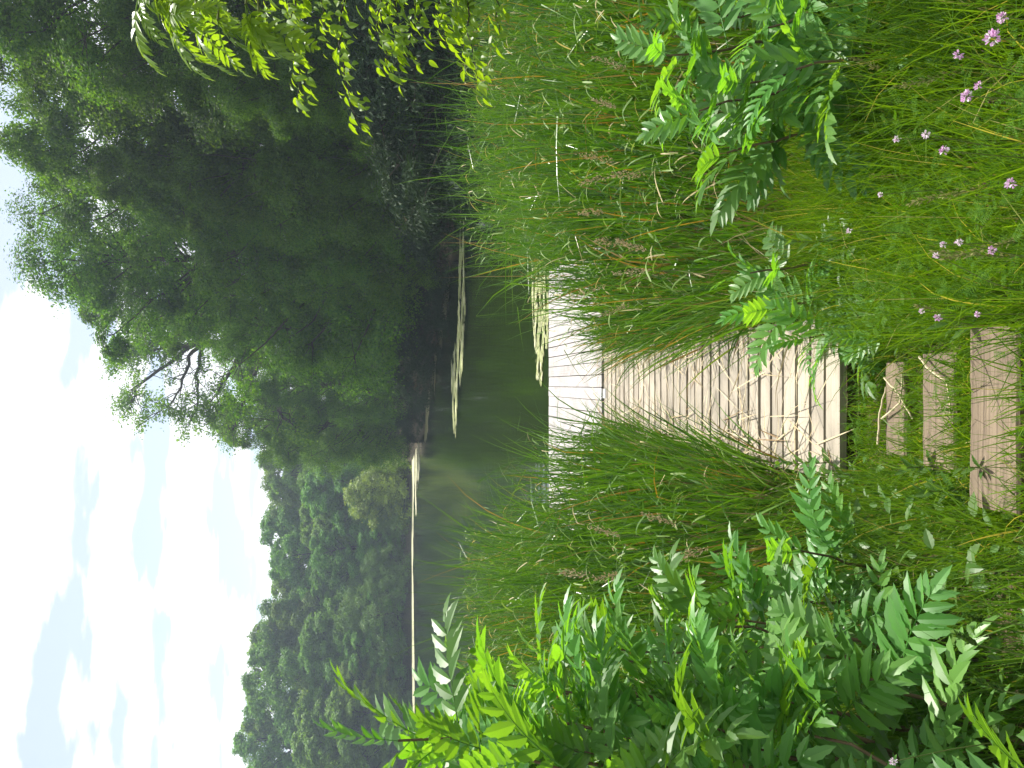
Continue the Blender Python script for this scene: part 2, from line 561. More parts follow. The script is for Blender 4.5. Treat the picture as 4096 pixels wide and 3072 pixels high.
def add_leaves(mb, P, out, size, up=0.5, droop=0.0, nr=0.8, narrow=1.0):
    n = len(P)
    nrm = norm(out * 0.7 + np.array([0, 0, up]) + rng.normal(0, nr * 0.45, (n, 3)))
    d = rng.normal(0, 1, (n, 3)) + out * 0.6
    d[:, 2] -= droop
    d = d - nrm * np.sum(d * nrm, 1)[:, None]
    M = frames(d, nrm)
    s = size * np.exp(rng.normal(0, 0.22, n))
    M = M * s[:, None, None]
    M[:, :, 0] *= narrow
    mb.scatter(LEAF_V, LEAF_Q, None, M, P)


def curve_pts(a, b, n=6, sag=0.1, jit=0.08):
    a = np.asarray(a, float)
    b = np.asarray(b, float)
    t = np.linspace(0, 1, n)[:, None]
    L_ = np.linalg.norm(b - a)
    p = a + (b - a) * t
    p[:, 2] += -sag * L_ * np.sin(t[:, 0] * PI) * 0.6
    j = rng.normal(0, jit * L_ * 0.35, (n, 3))
    j[0] = 0
    j[-1] = 0
    return p + j


def make_tree(H, Rc, base, n_lobe, n_spray, n_leaf, leaf, mat, tr=0.22, flat=0.75, droop=0.2, top=0.0, spread=0.55, lobe_r=0.3, narrow=1.0, sig=0.17):
    """(trunk mesh, crown mesh) of a broadleaf tree with its foot at the origin"""
    tb, cb = MB(), MB()
    lean = rng.normal(0, 0.03, 2) * H
    nT = 9
    tt = np.linspace(0, 1, nT)
    tp = np.stack([lean[0] * tt ** 1.5, lean[1] * tt ** 1.5, tt * H * 0.86 - 0.3], -1)
    tp[1:, :2] += rng.normal(0, 0.012 * H, (nT - 1, 2))
    tb.tube(tp, tr * (1 - 0.85 * tt) * np.where(tt < 0.05, 1.5, 1), 8)
    cz0 = base * H
    t = np.clip((np.arange(n_lobe) + rng.random(n_lobe)) / n_lobe, 0, 1)
    rr = Rc * np.sqrt(np.clip(1 - ((t - 0.38) / 0.66) ** 2, 0.02, 1))
    ang = np.arange(n_lobe) * 2.39996 + rng.normal(0, 0.5, n_lobe)
    rad = rr * rng.random(n_lobe) ** 0.45
    C = np.stack([np.cos(ang) * rad, np.sin(ang) * rad, cz0 + t * (H - cz0) * 0.93], -1)
    C[:, :2] += lean * (C[:, 2:3] / H)
    lr = Rc * lobe_r * (0.65 + 0.7 * rng.random(n_lobe)) * (1 - 0.35 * t)
    axis = np.stack([np.interp(C[:, 2], tp[:, 2], tp[:, 0]), np.interp(C[:, 2], tp[:, 2], tp[:, 1])], -1)
    for i in range(n_lobe):
        z0 = max(0.12 * H, C[i, 2] - 0.6 * np.linalg.norm(C[i, :2] - axis[i]) - 0.05 * H)
        z0 = min(z0, H * 0.84)
        a = [np.interp(z0, tp[:, 2], tp[:, 0]), np.interp(z0, tp[:, 2], tp[:, 1]), z0]
        r0 = tr * (0.42 - 0.28 * z0 / H)
        tb.tube(curve_pts(a, C[i], 6, 0.12, 0.07), np.linspace(r0, 0.02, 6), 5)
        k = n_spray
        d = norm(rng.normal(0, 1, (k, 3)) + np.array([0, 0, 0.35]) + norm(np.array([C[i, 0], C[i, 1], 0.3]))[None] * 0.5)
        rs = lr[i] * (0.45 + 0.65 * rng.random(k) ** 0.6)
        S = C[i] + d * rs[:, None] * np.array([1.15, 1.15, flat])
        for s, dd in zip(S[::3], d[::3]):
            tb.tube(curve_pts(C[i], s, 3, 0.0, 0.05), np.array([0.02, 0.012, 0.006]), 3)
        m = int(n_leaf * (0.6 + 0.8 * rng.random()))
        idx = np.repeat(np.arange(k), m)
        sg = sig * lr[i]
        off = rng.normal(0, 1, (len(idx), 3)) * np.array([sg * 1.35, sg * 1.35, sg * 0.8])
        off[:, 2] -= 0.35 * (off[:, 0] ** 2 + off[:, 1] ** 2) / (sg * 2.5 + 1e-6) * 0.6
        P = S[idx] + off
        o = norm(d[idx] + off * 0.25 / (sg + 1e-6))
        add_leaves(cb, P, o, leaf, up=spread, droop=droop, narrow=narrow)
    return tb.mesh('trunk', M_BARK, True), cb.mesh('crown', mat)


def plant_tree(protos, k, name, label, cat, loc, h, wscale=1.0, rz=None, group=None):
    tm, cm, H0 = protos[k % len(protos)]
    s = h / H0
    o = thing(name, label, cat, loc, rng.random() * 6.28 if rz is None else rz, group, (s * wscale, s * wscale, s))
    link(bpy.data.objects.new('trunk', tm), o)
    link(bpy.data.objects.new('crown', cm), o)
    return o


near_protos = []
for H0, Rc in ((16, 4.3), (16, 4.8), (15, 4.2), (17, 4.6), (16, 5.0)):
    a, b = make_tree(H0, Rc, 0.10, 60, 17, 105, 0.115, M_TREE, 0.26)
    near_protos.append((a, b, H0))
far_protos = []
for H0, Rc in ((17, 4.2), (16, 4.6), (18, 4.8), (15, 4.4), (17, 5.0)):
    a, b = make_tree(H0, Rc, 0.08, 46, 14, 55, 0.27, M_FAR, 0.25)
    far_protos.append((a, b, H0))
lime_protos = [(*make_tree(7, 3.4, 0.03, 30, 12, 50, 0.22, M_LIME, 0.12, lobe_r=0.4), 7)]
willow_protos = [(*make_tree(7, 4.0, 0.02, 34, 12, 55, 0.26, M_WILLOW, 0.12, droop=1.6, spread=0.25, lobe_r=0.38, narrow=0.5), 7)]
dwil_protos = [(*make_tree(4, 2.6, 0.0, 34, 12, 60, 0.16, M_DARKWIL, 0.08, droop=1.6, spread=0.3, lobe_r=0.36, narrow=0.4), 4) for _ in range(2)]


def top_h(px, py, d):
    """height above the water of a photo point that stands d metres off"""
    return at(px, py, d)[2]


# right bank: (skyline px, py, distance, width factor, label)
right_trees = [
    (-150, -120, 24, 1.0, 'big leafy tree filling the corner above the overhanging walnut fronds'),
    (-50, 60, 27, 0.9, 'tall dense tree on the right bank, its top cut off by the frame edge'),
    (8, 230, 31, 0.85, 'tall bank tree whose crown edge first meets the white sky'),
    (30, 385, 35, 0.9, 'tall round topped tree with small sky holes below its crown'),
    (98, 530, 40, 1.0, 'bank tree with a blunt shoulder standing out against white sky'),
    (165, 590, 46, 0.8, 'loose edged bank tree one step before the open crowned one'),
    (345, 665, 53, 0.72, 'bank tree leaning over just right of the open crowned tree'),
    (455, 900, 66, 0.8, 'dark tree directly below the bare limbs of the open crowned tree'),
    (560, 955, 77, 0.7, 'last dark tree on the tip of the right bank point'),
    (230, 60, 23, 0.75, 'lower shaded tree behind the overhanging branches'),
    (200, 330, 29.5, 0.72, 'sunlit mid height tree with yellow green shoulder on right bank'),
    (310, 440, 33.5, 0.7, 'mid height tree with a stepped lit edge, fronting the round topped tree'),
    (420, 570, 38, 0.7, 'mid height dark tree in front of the blunt shouldered one'),
    (470, 690, 62, 1.0, 'full dark tree behind the leaning one, closing the gap under the bare limbs'),
    (500, 780, 70, 1.0, 'dense tree standing behind the trunk of the open crowned tree'),
    (530, 870, 73, 0.9, 'dense dark tree deep in the cove behind the bare limbed tree'),
    (480, 700, 45, 0.7, 'mid height tree overhanging the water below the leaning tree'),
    (560, 830, 58, 0.75, 'mid height tree with curved dark branches over the shady cove'),
    (610, 905, 68, 0.7, 'low dark tree at the water behind the point'),
    (520, 180, 22.5, 0.6, 'small shaded bank tree between the cattails and taller trees'),
    (560, 330, 27, 0.6, 'small dark tree with pale shiny leaf sprays over the water'),
    (640, 560, 35.5, 0.6, 'small feathery tree drooping to the water on the right bank'),
]
for i, (px, py, d, wf, lab) in enumerate(right_trees):
    q = at(px, py, d)
    gz = float(ground_h(q[0], d + 0.0))
    plant_tree(near_protos, i, 'broadleaf_tree', lab, 'tree', (q[0], d, max(gz, -0.1) - 0.1), (q[2] - gz) * 1.03 + 0.3, wf, group='trees on the right bank')

bushes = [
    (880, 330, 25.0, 'dark willow bush at the waterline just behind the right cattails'),
    (860, 470, 31.5, 'rounded grey green willow bush hanging over the olive scum'),
    (870, 620, 37.5, 'large blue grey willow bush drooping into the lake'),
    (850, 700, 42.5, 'blue grey willow bush beside the bend of the right bank'),
    (840, 790, 49.0, 'dark willow bush in the shady cove'),
    (850, 880, 61.0, 'small dark willow bush near the point of the right bank'),
    (845, 945, 76.0, 'low willow bush on the very tip of the point'),
    (820, 220, 22.0, 'dark willow bush glimpsed above the right cattail tips'),
    (800, 90, 19.5, 'shadowed willow bush behind the leafy sapling branches'),
]
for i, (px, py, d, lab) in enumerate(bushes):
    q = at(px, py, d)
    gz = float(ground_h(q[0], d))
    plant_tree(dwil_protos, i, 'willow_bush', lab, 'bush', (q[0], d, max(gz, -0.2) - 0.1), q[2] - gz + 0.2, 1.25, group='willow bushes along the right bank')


def open_tree():
    """the tall open-crowned tree whose limbs show against the sky"""
    d = 60.0
    foot = at(700, 860, d)
    gz = float(ground_h(foot[0], d))
    root = thing('open_crowned_tree', 'tall airy tree with bare dark limbs fanning out against the sky', 'tree', (foot[0], d, gz - 0.1))
    tb, cb = MB(), MB()
    o = np.array([foot[0], d, gz - 0.1])

    def rel(px, py, dd=0.0):
        return at(px, py, d + dd) - o
    fork = rel(440, 735, 0)
    tr = np.array([[0, 0, 0], rel(620, 800) * [1, 1, 1], rel(520, 765), fork])
    ts = np.linspace(0, 1, 10)
    tk = np.linspace(0, 1, 4)
    trunk = np.stack([np.interp(ts, tk, tr[:, k]) for k in range(3)], -1)
    tb.tube(trunk, np.linspace(0.42, 0.26, 10), 9)
    limbs = [
        ([(440, 735), (400, 745), (340, 752), (270, 775)], 0, 0.17),
        ([(440, 735), (405, 755), (355, 790), (295, 835), (280, 870)], 1.2, 0.17),
        ([(440, 735), (415, 765), (400, 800), (385, 850), (350, 890)], -1.2, 0.14),
        ([(440, 735), (430, 780), (425, 830), (428, 880), (415, 905)], 0.6, 0.14),
        ([(440, 735), (390, 720), (340, 725), (300, 705)], -0.8, 0.13),
        ([(440, 735), (410, 715), (370, 690), (345, 680)], 1.5, 0.12),
        ([(520, 765), (500, 800), (470, 850), (465, 900)], -1.5, 0.15),
        ([(560, 780), (540, 830), (520, 890), (500, 930)], 1.0, 0.15),
        ([(600, 790), (590, 840), (600, 890), (640, 930)], -2.0, 0.17),
        ([(500, 755), (480, 720), (440, 690)], -2.0, 0.13),
        ([(400, 745), (360, 740), (300, 735), (255, 780)], 2.0, 0.08),
    ]
    tips = []
    for pts, dep, r0 in limbs:
        P = np.array([rel(a, b, dep * i / (len(pts) - 1)) for i, (a, b) in enumerate(pts)])
        n = 14
        s = np.linspace(0, 1, n)
        kk = np.linspace(0, 1, len(P))
        C = np.stack([np.interp(s, kk, P[:, k]) for k in range(3)], -1)
        C[1:] += rng.normal(0, 0.09, (n - 1, 3))
        tb.tube(C, np.linspace(r0 * 1.15, 0.04, n), 6)
        for j in range(4, n):
            for _ in range(3):
                dirn = norm(rng.normal(0, 1, 3) + norm(C[j] - C[j - 1]) * 0.9 + np.array([0, 0, 0.35]))
                ln = (0.7 + 1.5 * rng.random()) * (1.15 - 0.3 * s[j])
                e = C[j] + dirn * ln
                tw = curve_pts(C[j], e, 5, -0.05, 0.1)
                tb.tube(tw, np.linspace(0.035, 0.01, 5), 4)
                dens = max(0.0, s[j] - 0.15) * 1.15
                if rng.random() < dens:
                    tips.append(e)
                    if rng.random() < 0.7:
                        tips.append(tw[3])
    tips = np.array(tips)
    m = 60
    idx = np.repeat(np.arange(len(tips)), m)
    off = rng.normal(0, 1, (len(idx), 3)) * np.array([0.36, 0.36, 0.22])
    add_leaves(cb, tips[idx] + off, norm(off), 0.17, up=0.5, droop=0.3)
    tb.obj('trunk', M_BARK, root, True)
    cb.obj('crown', M_TREE, root)


open_tree()

# far forest beyond the lake: skyline, middle and front crowns, from the point towards the left frame edge
ordn = ['first', 'second', 'third', 'fourth', 'fifth', 'sixth', 'seventh', 'eighth', 'ninth', 'tenth', 'eleventh', 'twelfth', 'thirteenth', 'fourteenth']
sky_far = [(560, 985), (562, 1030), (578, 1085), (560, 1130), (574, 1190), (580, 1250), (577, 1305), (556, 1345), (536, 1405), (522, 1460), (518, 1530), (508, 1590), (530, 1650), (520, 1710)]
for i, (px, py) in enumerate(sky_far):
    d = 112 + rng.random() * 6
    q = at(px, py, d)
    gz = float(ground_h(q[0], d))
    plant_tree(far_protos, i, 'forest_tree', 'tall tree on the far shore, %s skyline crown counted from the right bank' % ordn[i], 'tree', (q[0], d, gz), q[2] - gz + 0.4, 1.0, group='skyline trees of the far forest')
for i in range(12):
    px, py = 600 + 20 * rng.random(), 985 + i * 66
    d = 124 + rng.random() * 6
    q = at(px, py, d)
    gz = float(ground_h(q[0], d))
    plant_tree(far_protos, i + 1, 'forest_tree', 'tree deep in the far forest, glimpsed behind the %s skyline crown' % ordn[i], 'tree', (q[0], d, gz), q[2] - gz, 1.35, group='rear trees of the far forest')
mid_far = [(640, 1000), (650, 1060), (640, 1120), (670, 1180), (660, 1245), (690, 1310), (650, 1365), (640, 1430), (660, 1500), (650, 1560), (690, 1640), (640, 1700)]
for i, (px, py) in enumerate(mid_far):
    d = 105 + rng.random() * 4
    q = at(px, py, d)
    gz = float(ground_h(q[0], d))
    plant_tree(far_protos, i + 2, 'forest_tree', 'mid height tree in the far forest, %s of its row from the right bank' % ordn[i], 'tree', (q[0], d, gz), q[2] - gz + 0.3, 1.2, group='middle trees of the far forest')
front_far = [
    (745, 1050, 98.8, 'l', 'lime green rounded tree on the far shore beside the point'),
    (840, 1000, 99.0, 'l', 'low lime green bush at the waterline behind the point'),
    (785, 1235, 100.5, 'w', 'pale green willow with two crowns standing at the far waterline'),
    (735, 1330, 101.5, 'w', 'tall soft willow in the middle of the far shore'),
    (815, 1110, 99.5, 'w', 'greyish willow bush between the lime tree and the pale willow'),
    (770, 1160, 101.5, 'f', 'dark round tree right of the pale two crowned willow'),
    (740, 1405, 101.0, 'f', 'dark shaded tree left of the tall soft willow'),
    (730, 1470, 101.0, 'f', 'dark tree above the tip of the left sumac thicket'),
    (625, 1605, 102.0, 'f', 'broad round tree close behind the tallest left sumac'),
    (720, 1545, 100.5, 'f', 'small rounded tree at the far water by the left sumac'),
    (790, 1285, 100.0, 'f', 'low dark tree tucked between the two willows'),
    (800, 1510, 99.5, 'w', 'grey green willow bush at the far shore beside the sumac tops'),
    (860, 1075, 98.6, 'l', 'grassy lime green thicket at the water below the lime tree'),
]
for i, (px, py, d, kd, lab) in enumerate(front_far):
    q = at(px, py, d)
    gz = float(ground_h(q[0], d))
    pr = {'l': lime_protos, 'w': willow_protos, 'f': far_protos}[kd]
    nm = {'l': 'lime_green_tree', 'w': 'willow_tree', 'f': 'forest_tree'}[kd]
    wf = 1.0 if kd != 'f' else 1.5
    plant_tree(pr, i, nm, lab, 'tree' if 'bush' not in lab and 'thicket' not in lab else 'bush', (q[0], d, gz - 0.1), q[2] - gz + 0.2, wf, group='front trees of the far shore')


# ------------------------------------------------------------------ blades: reeds, grass, straw
def blades(mb, base, H, W, az, l0, l1, seg=6, kink=None, flip=None):
    n = len(base)
    t = np.linspace(0, 1, seg + 1)
    phi = l0[:, None] + l1[:, None] * t[None] ** 2
    if kink is not None:
        kt, ka = kink
        phi = phi + np.where(t[None] > kt[:, None], ka[:, None], 0)
    ds = H[:, None] / seg
    hx = np.cumsum(np.sin(phi[:, :-1]) * ds, 1)
    hz = np.cumsum(np.cos(phi[:, :-1]) * ds, 1)
    hx = np.concatenate([np.zeros((n, 1)), hx], 1)
    hz = np.concatenate([np.zeros((n, 1)), hz], 1)
    dx, dy = np.cos(az), np.sin(az)
    C = np.stack([base[:, 0:1] + hx * dx[:, None], base[:, 1:2] + hx * dy[:, None], base[:, 2:3] + hz], -1)
    tw = (rng.random(n) * PI) if flip is None else flip
    tang = np.stack([np.sin(phi) * dx[:, None], np.sin(phi) * dy[:, None], np.cos(phi)], -1)
    side0 = np.stack([-dy, dx, np.zeros(n)], -1)[:, None, :] * np.ones((1, seg + 1, 1))
    nrm = np.cross(tang, side0)
    twt = tw[:, None] + t[None] * rng.normal(0, 0.8, n)[:, None]
    side = side0 * np.cos(twt)[..., None] + nrm * np.sin(twt)[..., None]
    wd = W[:, None] * (1 - t[None] ** 2.2) * (0.6 + 0.4 * np.minimum(1, t[None] * 4)) * 0.5 + 0.0004
    Lp = C - side * wd[..., None]
    Rp = C + side * wd[..., None]
    V = np.stack([Lp, Rp], 2).reshape(n, -1, 3)
    k = 2 * (seg + 1)
    q1 = np.array([[2 * i, 2 * i + 1, 2 * i + 3, 2 * i + 2] for i in range(seg)])
    q = (q1[None] + (np.arange(n) * k)[:, None, None]).reshape(-1, 4)
    mb.add(V.reshape(-1, 3), q)


def patch(n, fn, lo, hi):
    out = []
    c = 0
    while c < n:
        p_ = np.asarray(lo) + rng.random((n * 2, 2)) * (np.asarray(hi) - np.asarray(lo))
        p_ = p_[fn(p_[:, 0], p_[:, 1])]
        out.append(p_)
        c += len(p_)
    return np.concatenate(out)[:n]


def with_z(p2, dz=0.0):
    return np.concatenate([p2, (ground_h(p2[:, 0], p2[:, 1]) + dz)[:, None]], 1)


def clumped(p2, s=3.0):
    return 0.5 + 0.5 * np.sin(p2[:, 0] * s + 2 * np.sin(p2[:, 1] * s * 0.7)) * np.cos(p2[:, 1] * s * 1.1 + 0.7)


def reed_bed(name, label, n, fn, lo, hi, hfn, seed_dead=0.12):
    mb = MB()
    p2 = patch(n, fn, lo, hi)
    cl = clumped(p2, 2.3)
    H = hfn(p2[:, 0], p2[:, 1]) * (0.62 + 0.46 * rng.random(n)) * (0.8 + 0.25 * cl)
    az = rng.random(n) * 2 * PI
    l0 = np.abs(rng.normal(0, 0.13, n))
    l1 = np.abs(rng.normal(0.4, 0.4, n))
    H = H * np.exp(rng.normal(0, 0.12, n))
    kt = 0.45 + 0.45 * rng.random(n)
    ka = np.where(rng.random(n) < 0.5, 0.5 + 1.7 * rng.random(n), 0)
    blades(mb, with_z(p2, -0.03), H, 0.011 + 0.012 * rng.random(n), az, l0, l1, 8, (kt, ka))
    o = mb.obj(name, M_REED)
    tag(o, label, 'reeds', kind='stuff')
    return o


def dead_bed(name, label, n, fn, lo, hi, h0, h1):
    mb = MB()
    p2 = patch(n, fn, lo, hi)
    H = h0 + (h1 - h0) * rng.random(n)
    blades(mb, with_z(p2, -0.02), H, 0.006 + 0.008 * rng.random(n), rng.random(n) * 6.28, np.abs(rng.normal(0.25, 0.35, n)), np.abs(rng.normal(0.4, 0.5, n)), 5)
    o = mb.obj(name, M_DEADREED)
    tag(o, label, 'reeds', kind='stuff')


def in_right(x, y):
    edge = np.interp(y, [4.2, 6, 8.5, 10, 12, 14], [0.52, 0.40, 0.42, 0.95, 1.75, 2.8])
    return (x > edge + 0.12 * np.sin(y * 5)) & (y < 14 - 0.0 * x) & (y > 4.2 + 0.25 * np.sin(x * 3))


def in_left(x, y):
    edge = np.interp(y, [4.2, 6, 8.5, 10, 11.5, 14], [-0.60, -0.46, -0.46, -0.85, -1.55, -3.2])
    return (x < edge + 0.1 * np.sin(y * 4.3)) & (y > 4.4 + 0.25 * np.sin(x * 3))


def plat_gap(x, y):
    return ~((x > PX0 - 0.02) & (x < PX1 + 0.02) & (y > PY0 - 0.02) & (y < PY1 + 0.02))


reed_bed('cattail_reeds', 'dense stand of tall green cattails right of the boardwalk', 15500,
         lambda x, y: in_right(x, y) & plat_gap(x, y), (0.3, 4.2), (7.5, 13.5), lambda x, y: np.interp(y, [4, 6, 9, 13], [1.05, 1.5, 2.0, 2.35]) * np.interp(x - 0.4, [0, 0.6, 2], [0.66, 0.85, 1.08]))
reed_bed('cattail_reeds', 'dense stand of tall green cattails left of the boardwalk', 16000,
         lambda x, y: in_left(x, y) & plat_gap(x, y), (-7.0, 4.3), (-0.4, 13.5), lambda x, y: np.interp(y, [4, 6, 9, 13], [1.05, 1.5, 2.05, 2.45]) * np.interp(-x - 0.4, [0, 0.6, 2], [0.8, 0.92, 1.05]))
dead_bed('dead_reeds', 'brown dead reed stalks at the foot of the right cattails', 2600, lambda x, y: in_right(x, y) & (x < 3.2) & plat_gap(x, y), (0.3, 4.2), (4, 11), 0.25, 0.8)
dead_bed('dead_reeds', 'brown dead reed stalks at the foot of the left cattails', 2600, lambda x, y: in_left(x, y) & (x > -3.2) & plat_gap(x, y), (-4, 4.3), (-0.4, 11), 0.25, 0.8)


def bent_tips(label, n, fn, lo, hi, hfn):
    mb = MB()
    p2 = patch(n, fn, lo, hi)
    base = with_z(p2)
    base[:, 2] += hfn(p2[:, 0], p2[:, 1]) * (0.35 + 0.55 * rng.random(n) ** 0.8)
    blades(mb, base, 0.07 + 0.16 * rng.random(n), 0.007 + 0.008 * rng.random(n), rng.random(n) * 6.28, 0.5 + 0.8 * rng.random(n), 0.6 + 1.3 * rng.random(n), 6, flip=rng.normal(0, 0.35, n))
    tag(mb.obj('bent_reed_tips', M_REEDTIP_GLINT), label, 'reeds', kind='stuff')


hr_ = lambda x, y: np.interp(y, [4, 6, 9, 13], [1.05, 1.5, 2.0, 2.35]) * np.interp(x - 0.4, [0, 0.6, 2], [0.66, 0.85, 1.08])
hl_ = lambda x, y: np.interp(y, [4, 6, 9, 13], [1.05, 1.5, 2.05, 2.45]) * np.interp(-x - 0.4, [0, 0.6, 2], [0.68, 0.85, 1.05])
bent_tips('curled leaf tips bent over among the right cattails, sun glints painted in pale', 2700, lambda x, y: in_right(x, y) & plat_gap(x, y), (0.3, 4.2), (6.5, 12.5), hr_)
bent_tips('curled leaf tips bent over among the left cattails, sun glints painted in pale', 2400, lambda x, y: in_left(x, y) & plat_gap(x, y), (-6.5, 4.3), (-0.4, 12.5), hl_)


def leaning(label, n, x0, x1, az0):
    mb = MB()
    p2 = np.stack([x0 + (x1 - x0) * rng.random(n), 4.5 + 3.6 * rng.random(n) ** 1.15], -1)
    base = with_z(p2)
    H = (0.5 + 0.65 * rng.random(n)) * np.interp(p2[:, 1], [4.5, 6, 8.6], [0.8, 0.95, 0.8])
    blades(mb, base, H, 0.008 + 0.009 * rng.random(n), az0 + rng.normal(0, 0.8, n), np.abs(rng.normal(0.22, 0.16, n)), np.abs(rng.normal(0.5, 0.35, n)), 7)
    tag(mb.obj('leaning_reeds', M_REED), label, 'reeds', kind='stuff')


leaning('green reeds leaning over the left edge of the boardwalk', 620, -0.75, -0.5, 0.0)
leaning('green reeds leaning over the right edge of the boardwalk', 620, 0.36, 0.65, PI)


def straw():
    mb = MB()
    n = 400
    y = 4.0 + 4.7 * rng.random(n)
    side = rng.random(n)
    x = np.where(side < 0.42, WX0 + np.abs(rng.normal(0, 0.16, n)), np.where(side < 0.8, WX1 - np.abs(rng.normal(0, 0.16, n)), WX0 + rng.random(n) * (WX1 - WX0)))
    dens = np.exp(-((y - 5.3) / 1.1) ** 2) + 0.35 + 0.5 * (y > 7)
    keep = rng.random(n) < dens
    x, y = x[keep], y[keep]
    m = len(x)
    base = np.stack([x, y, WZ + 0.006 + rng.random(m) ** 2 * 0.05], -1)
    blades(mb, base, 0.12 + 0.4 * rng.random(m), 0.004 + 0.006 * rng.random(m), rng.random(m) * 6.28, np.full(m, PI / 2) + rng.normal(-0.03, 0.06, m), rng.normal(0, 0.12, m), 4, flip=rng.normal(0, 0.3, m))
    # heap of straw at both sides
    for sx, sgn in ((WX0, -1), (WX1, 1)):
        m = 150
        y = 4.0 + 4.6 * rng.random(m)
        x = sx + sgn * rng.normal(0.08, 0.10, m)
        base = np.stack([x, y, WZ - 0.06 + 0.12 * rng.random(m)], -1)
        blades(mb, base, 0.15 + 0.4 * rng.random(m), 0.004 + 0.006 * rng.random(m), rng.random(m) * 6.28, 1.1 + rng.normal(0, 0.35, m), rng.normal(0.2, 0.3, m), 4)
    o = mb.obj('dry_straw', M_STRAW)
    tag(o, 'dry pale straw and dead reed leaves strewn over the boardwalk', 'straw', kind='stuff')


straw()


def step_stalks():
    specs = [([(1905, 905), (1945, 870), (1950, 800)], 0.472, 'bent pale stalk lying across the step before the boardwalk'),
             ([(1985, 770), (2010, 800), (2050, 830), (2052, 905)], 0.632, 'long dry bent stalk lying over the middle step'),
             ([(1910, 815), (1940, 850), (1972, 905)], 0.49, 'broken pale reed crossing the bent stalk on the third step'),
             ([(1896, 960), (1900, 890), (1915, 835)], 0.475, 'thin dry stalk along the far edge of the third step')]
    for pts, z, lab in specs:
        P = np.array([on_z(a, b, z) for a, b in pts])
        n = 9
        s = np.linspace(0, 1, n)
        kk = np.linspace(0, 1, len(P))
        C = np.stack([np.interp(s, kk, P[:, k]) for k in range(3)], -1)
        C += rng.normal(0, 0.0015, C.shape)
        o = MB().tube(C, np.linspace(0.005, 0.003, n), 6).obj('dry_stalk', M_STRAW)
        tag(o, lab, 'stalk', 'dry stalks lying on the steps')


step_stalks()


# ------------------------------------------------------------------ grass and vetch
def on_board(x, y):
    b = np.zeros_like(x, bool)
    for lab, (x0, x1), y0, y1, z, th in step_specs:
        b |= (x > x0 - 0.0) & (x < x1 + 0.0) & (y > y0 - 0.015) & (y < y1 + 0.015)
    b |= (x > WX0 - 0.01) & (x < WX1 + 0.01) & (y > 3.88)
    return b


def grass(name, label, n, fn, lo, hi, h0, h1, mat, w0=0.003, w1=0.006, lean=0.25, bend=0.7):
    mb = MB()
    p2 = patch(n, lambda x, y: fn(x, y) & ~on_board(x, y), lo, hi)
    cl = clumped(p2, 5.0)
    H = (h0 + (h1 - h0) * rng.random(n) ** 1.3) * (0.7 + 0.4 * cl)
    blades(mb, with_z(p2, -0.01), H, w0 + (w1 - w0) * rng.random(n), rng.random(n) * 6.28, np.abs(rng.normal(0, lean, n)), np.abs(rng.normal(bend * 0.6, bend, n)), 5)
    o = mb.obj(name, mat)
    tag(o, label, 'grass', kind='stuff')


path_l = lambda y: np.interp(y, [1, 2.1, 2.7, 3.2, 3.9], [-0.36, -0.34, -0.27, -0.27, -0.45])
path_r = lambda y: np.interp(y, [1, 2.1, 2.7, 3.2, 3.9], [0.16, 0.13, 0.07, 0.07, 0.28])
grass('grass', 'bright fine tall grass covering the right bank beside the steps', 30000, lambda x, y: (x > path_r(y)), (0.15, 0.9), (2.9, 4.8), 0.2, 0.6, M_GRASS, 0.0022, 0.0045)
grass('grass', 'shaded rough grass under the sumacs on the left bank', 18000, lambda x, y: (x < path_l(y)), (-2.9, 0.9), (-0.4, 4.9), 0.15, 0.48, M_DARKGRASS)
grass('grass', 'short green grass growing in the gaps between the timber steps', 5200, lambda x, y: (x >= path_l(y) - 0.1) & (x <= path_r(y) + 0.1), (-0.7, 1.2), (0.4, 3.86), 0.06, 0.22, M_GRASS, 0.0025, 0.005, 0.5, 0.9)
grass('grass', 'loose arching grass leaning over the sides of the boardwalk', 2500, lambda x, y: ((x > WX1 + 0.02) & (x < WX1 + 0.35)) | ((x < WX0 - 0.02) & (x > WX0 - 0.3)), (-0.85, 3.9), (0.75, 8.6), 0.35, 0.8, M_DARKGRASS, 0.004, 0.008, 0.3, 1.0)

grass('grass', 'grass tufts standing against the near edges of the timber steps', 1500, lambda x, y: ((y < 2.09) & (y > 1.75)) | ((y > 2.31) & (y < 2.6)) | ((x < path_l(y) + 0.05) & (x > path_l(y) - 0.18)), (-0.62, 1.75), (0.3, 3.2), 0.12, 0.34, M_GRASS, 0.0025, 0.005, 0.4, 0.8)

# pinnate vetch leaf: pairs of small oval leaflets
pv, pq = [], []
for k in range(8):
    yk = 0.12 + k * 0.115
    for s in (-1, 1):
        b = len(pv)
        pv += [[0, yk, 0], [s * 0.11, yk - 0.02, 0.03], [s * 0.23, yk + 0.05, 0.0], [s * 0.11, yk + 0.065, 0.03]]
        pq.append([b, b + 1, b + 2, b + 3])
b = len(pv)
pv += [[-0.012, 0, 0], [0.012, 0, 0], [0.006, 1.0, 0], [-0.006, 1.0, 0]]
pq.append([b, b + 1, b + 2, b + 3])
PV, PQ = np.array(pv), np.array(pq)


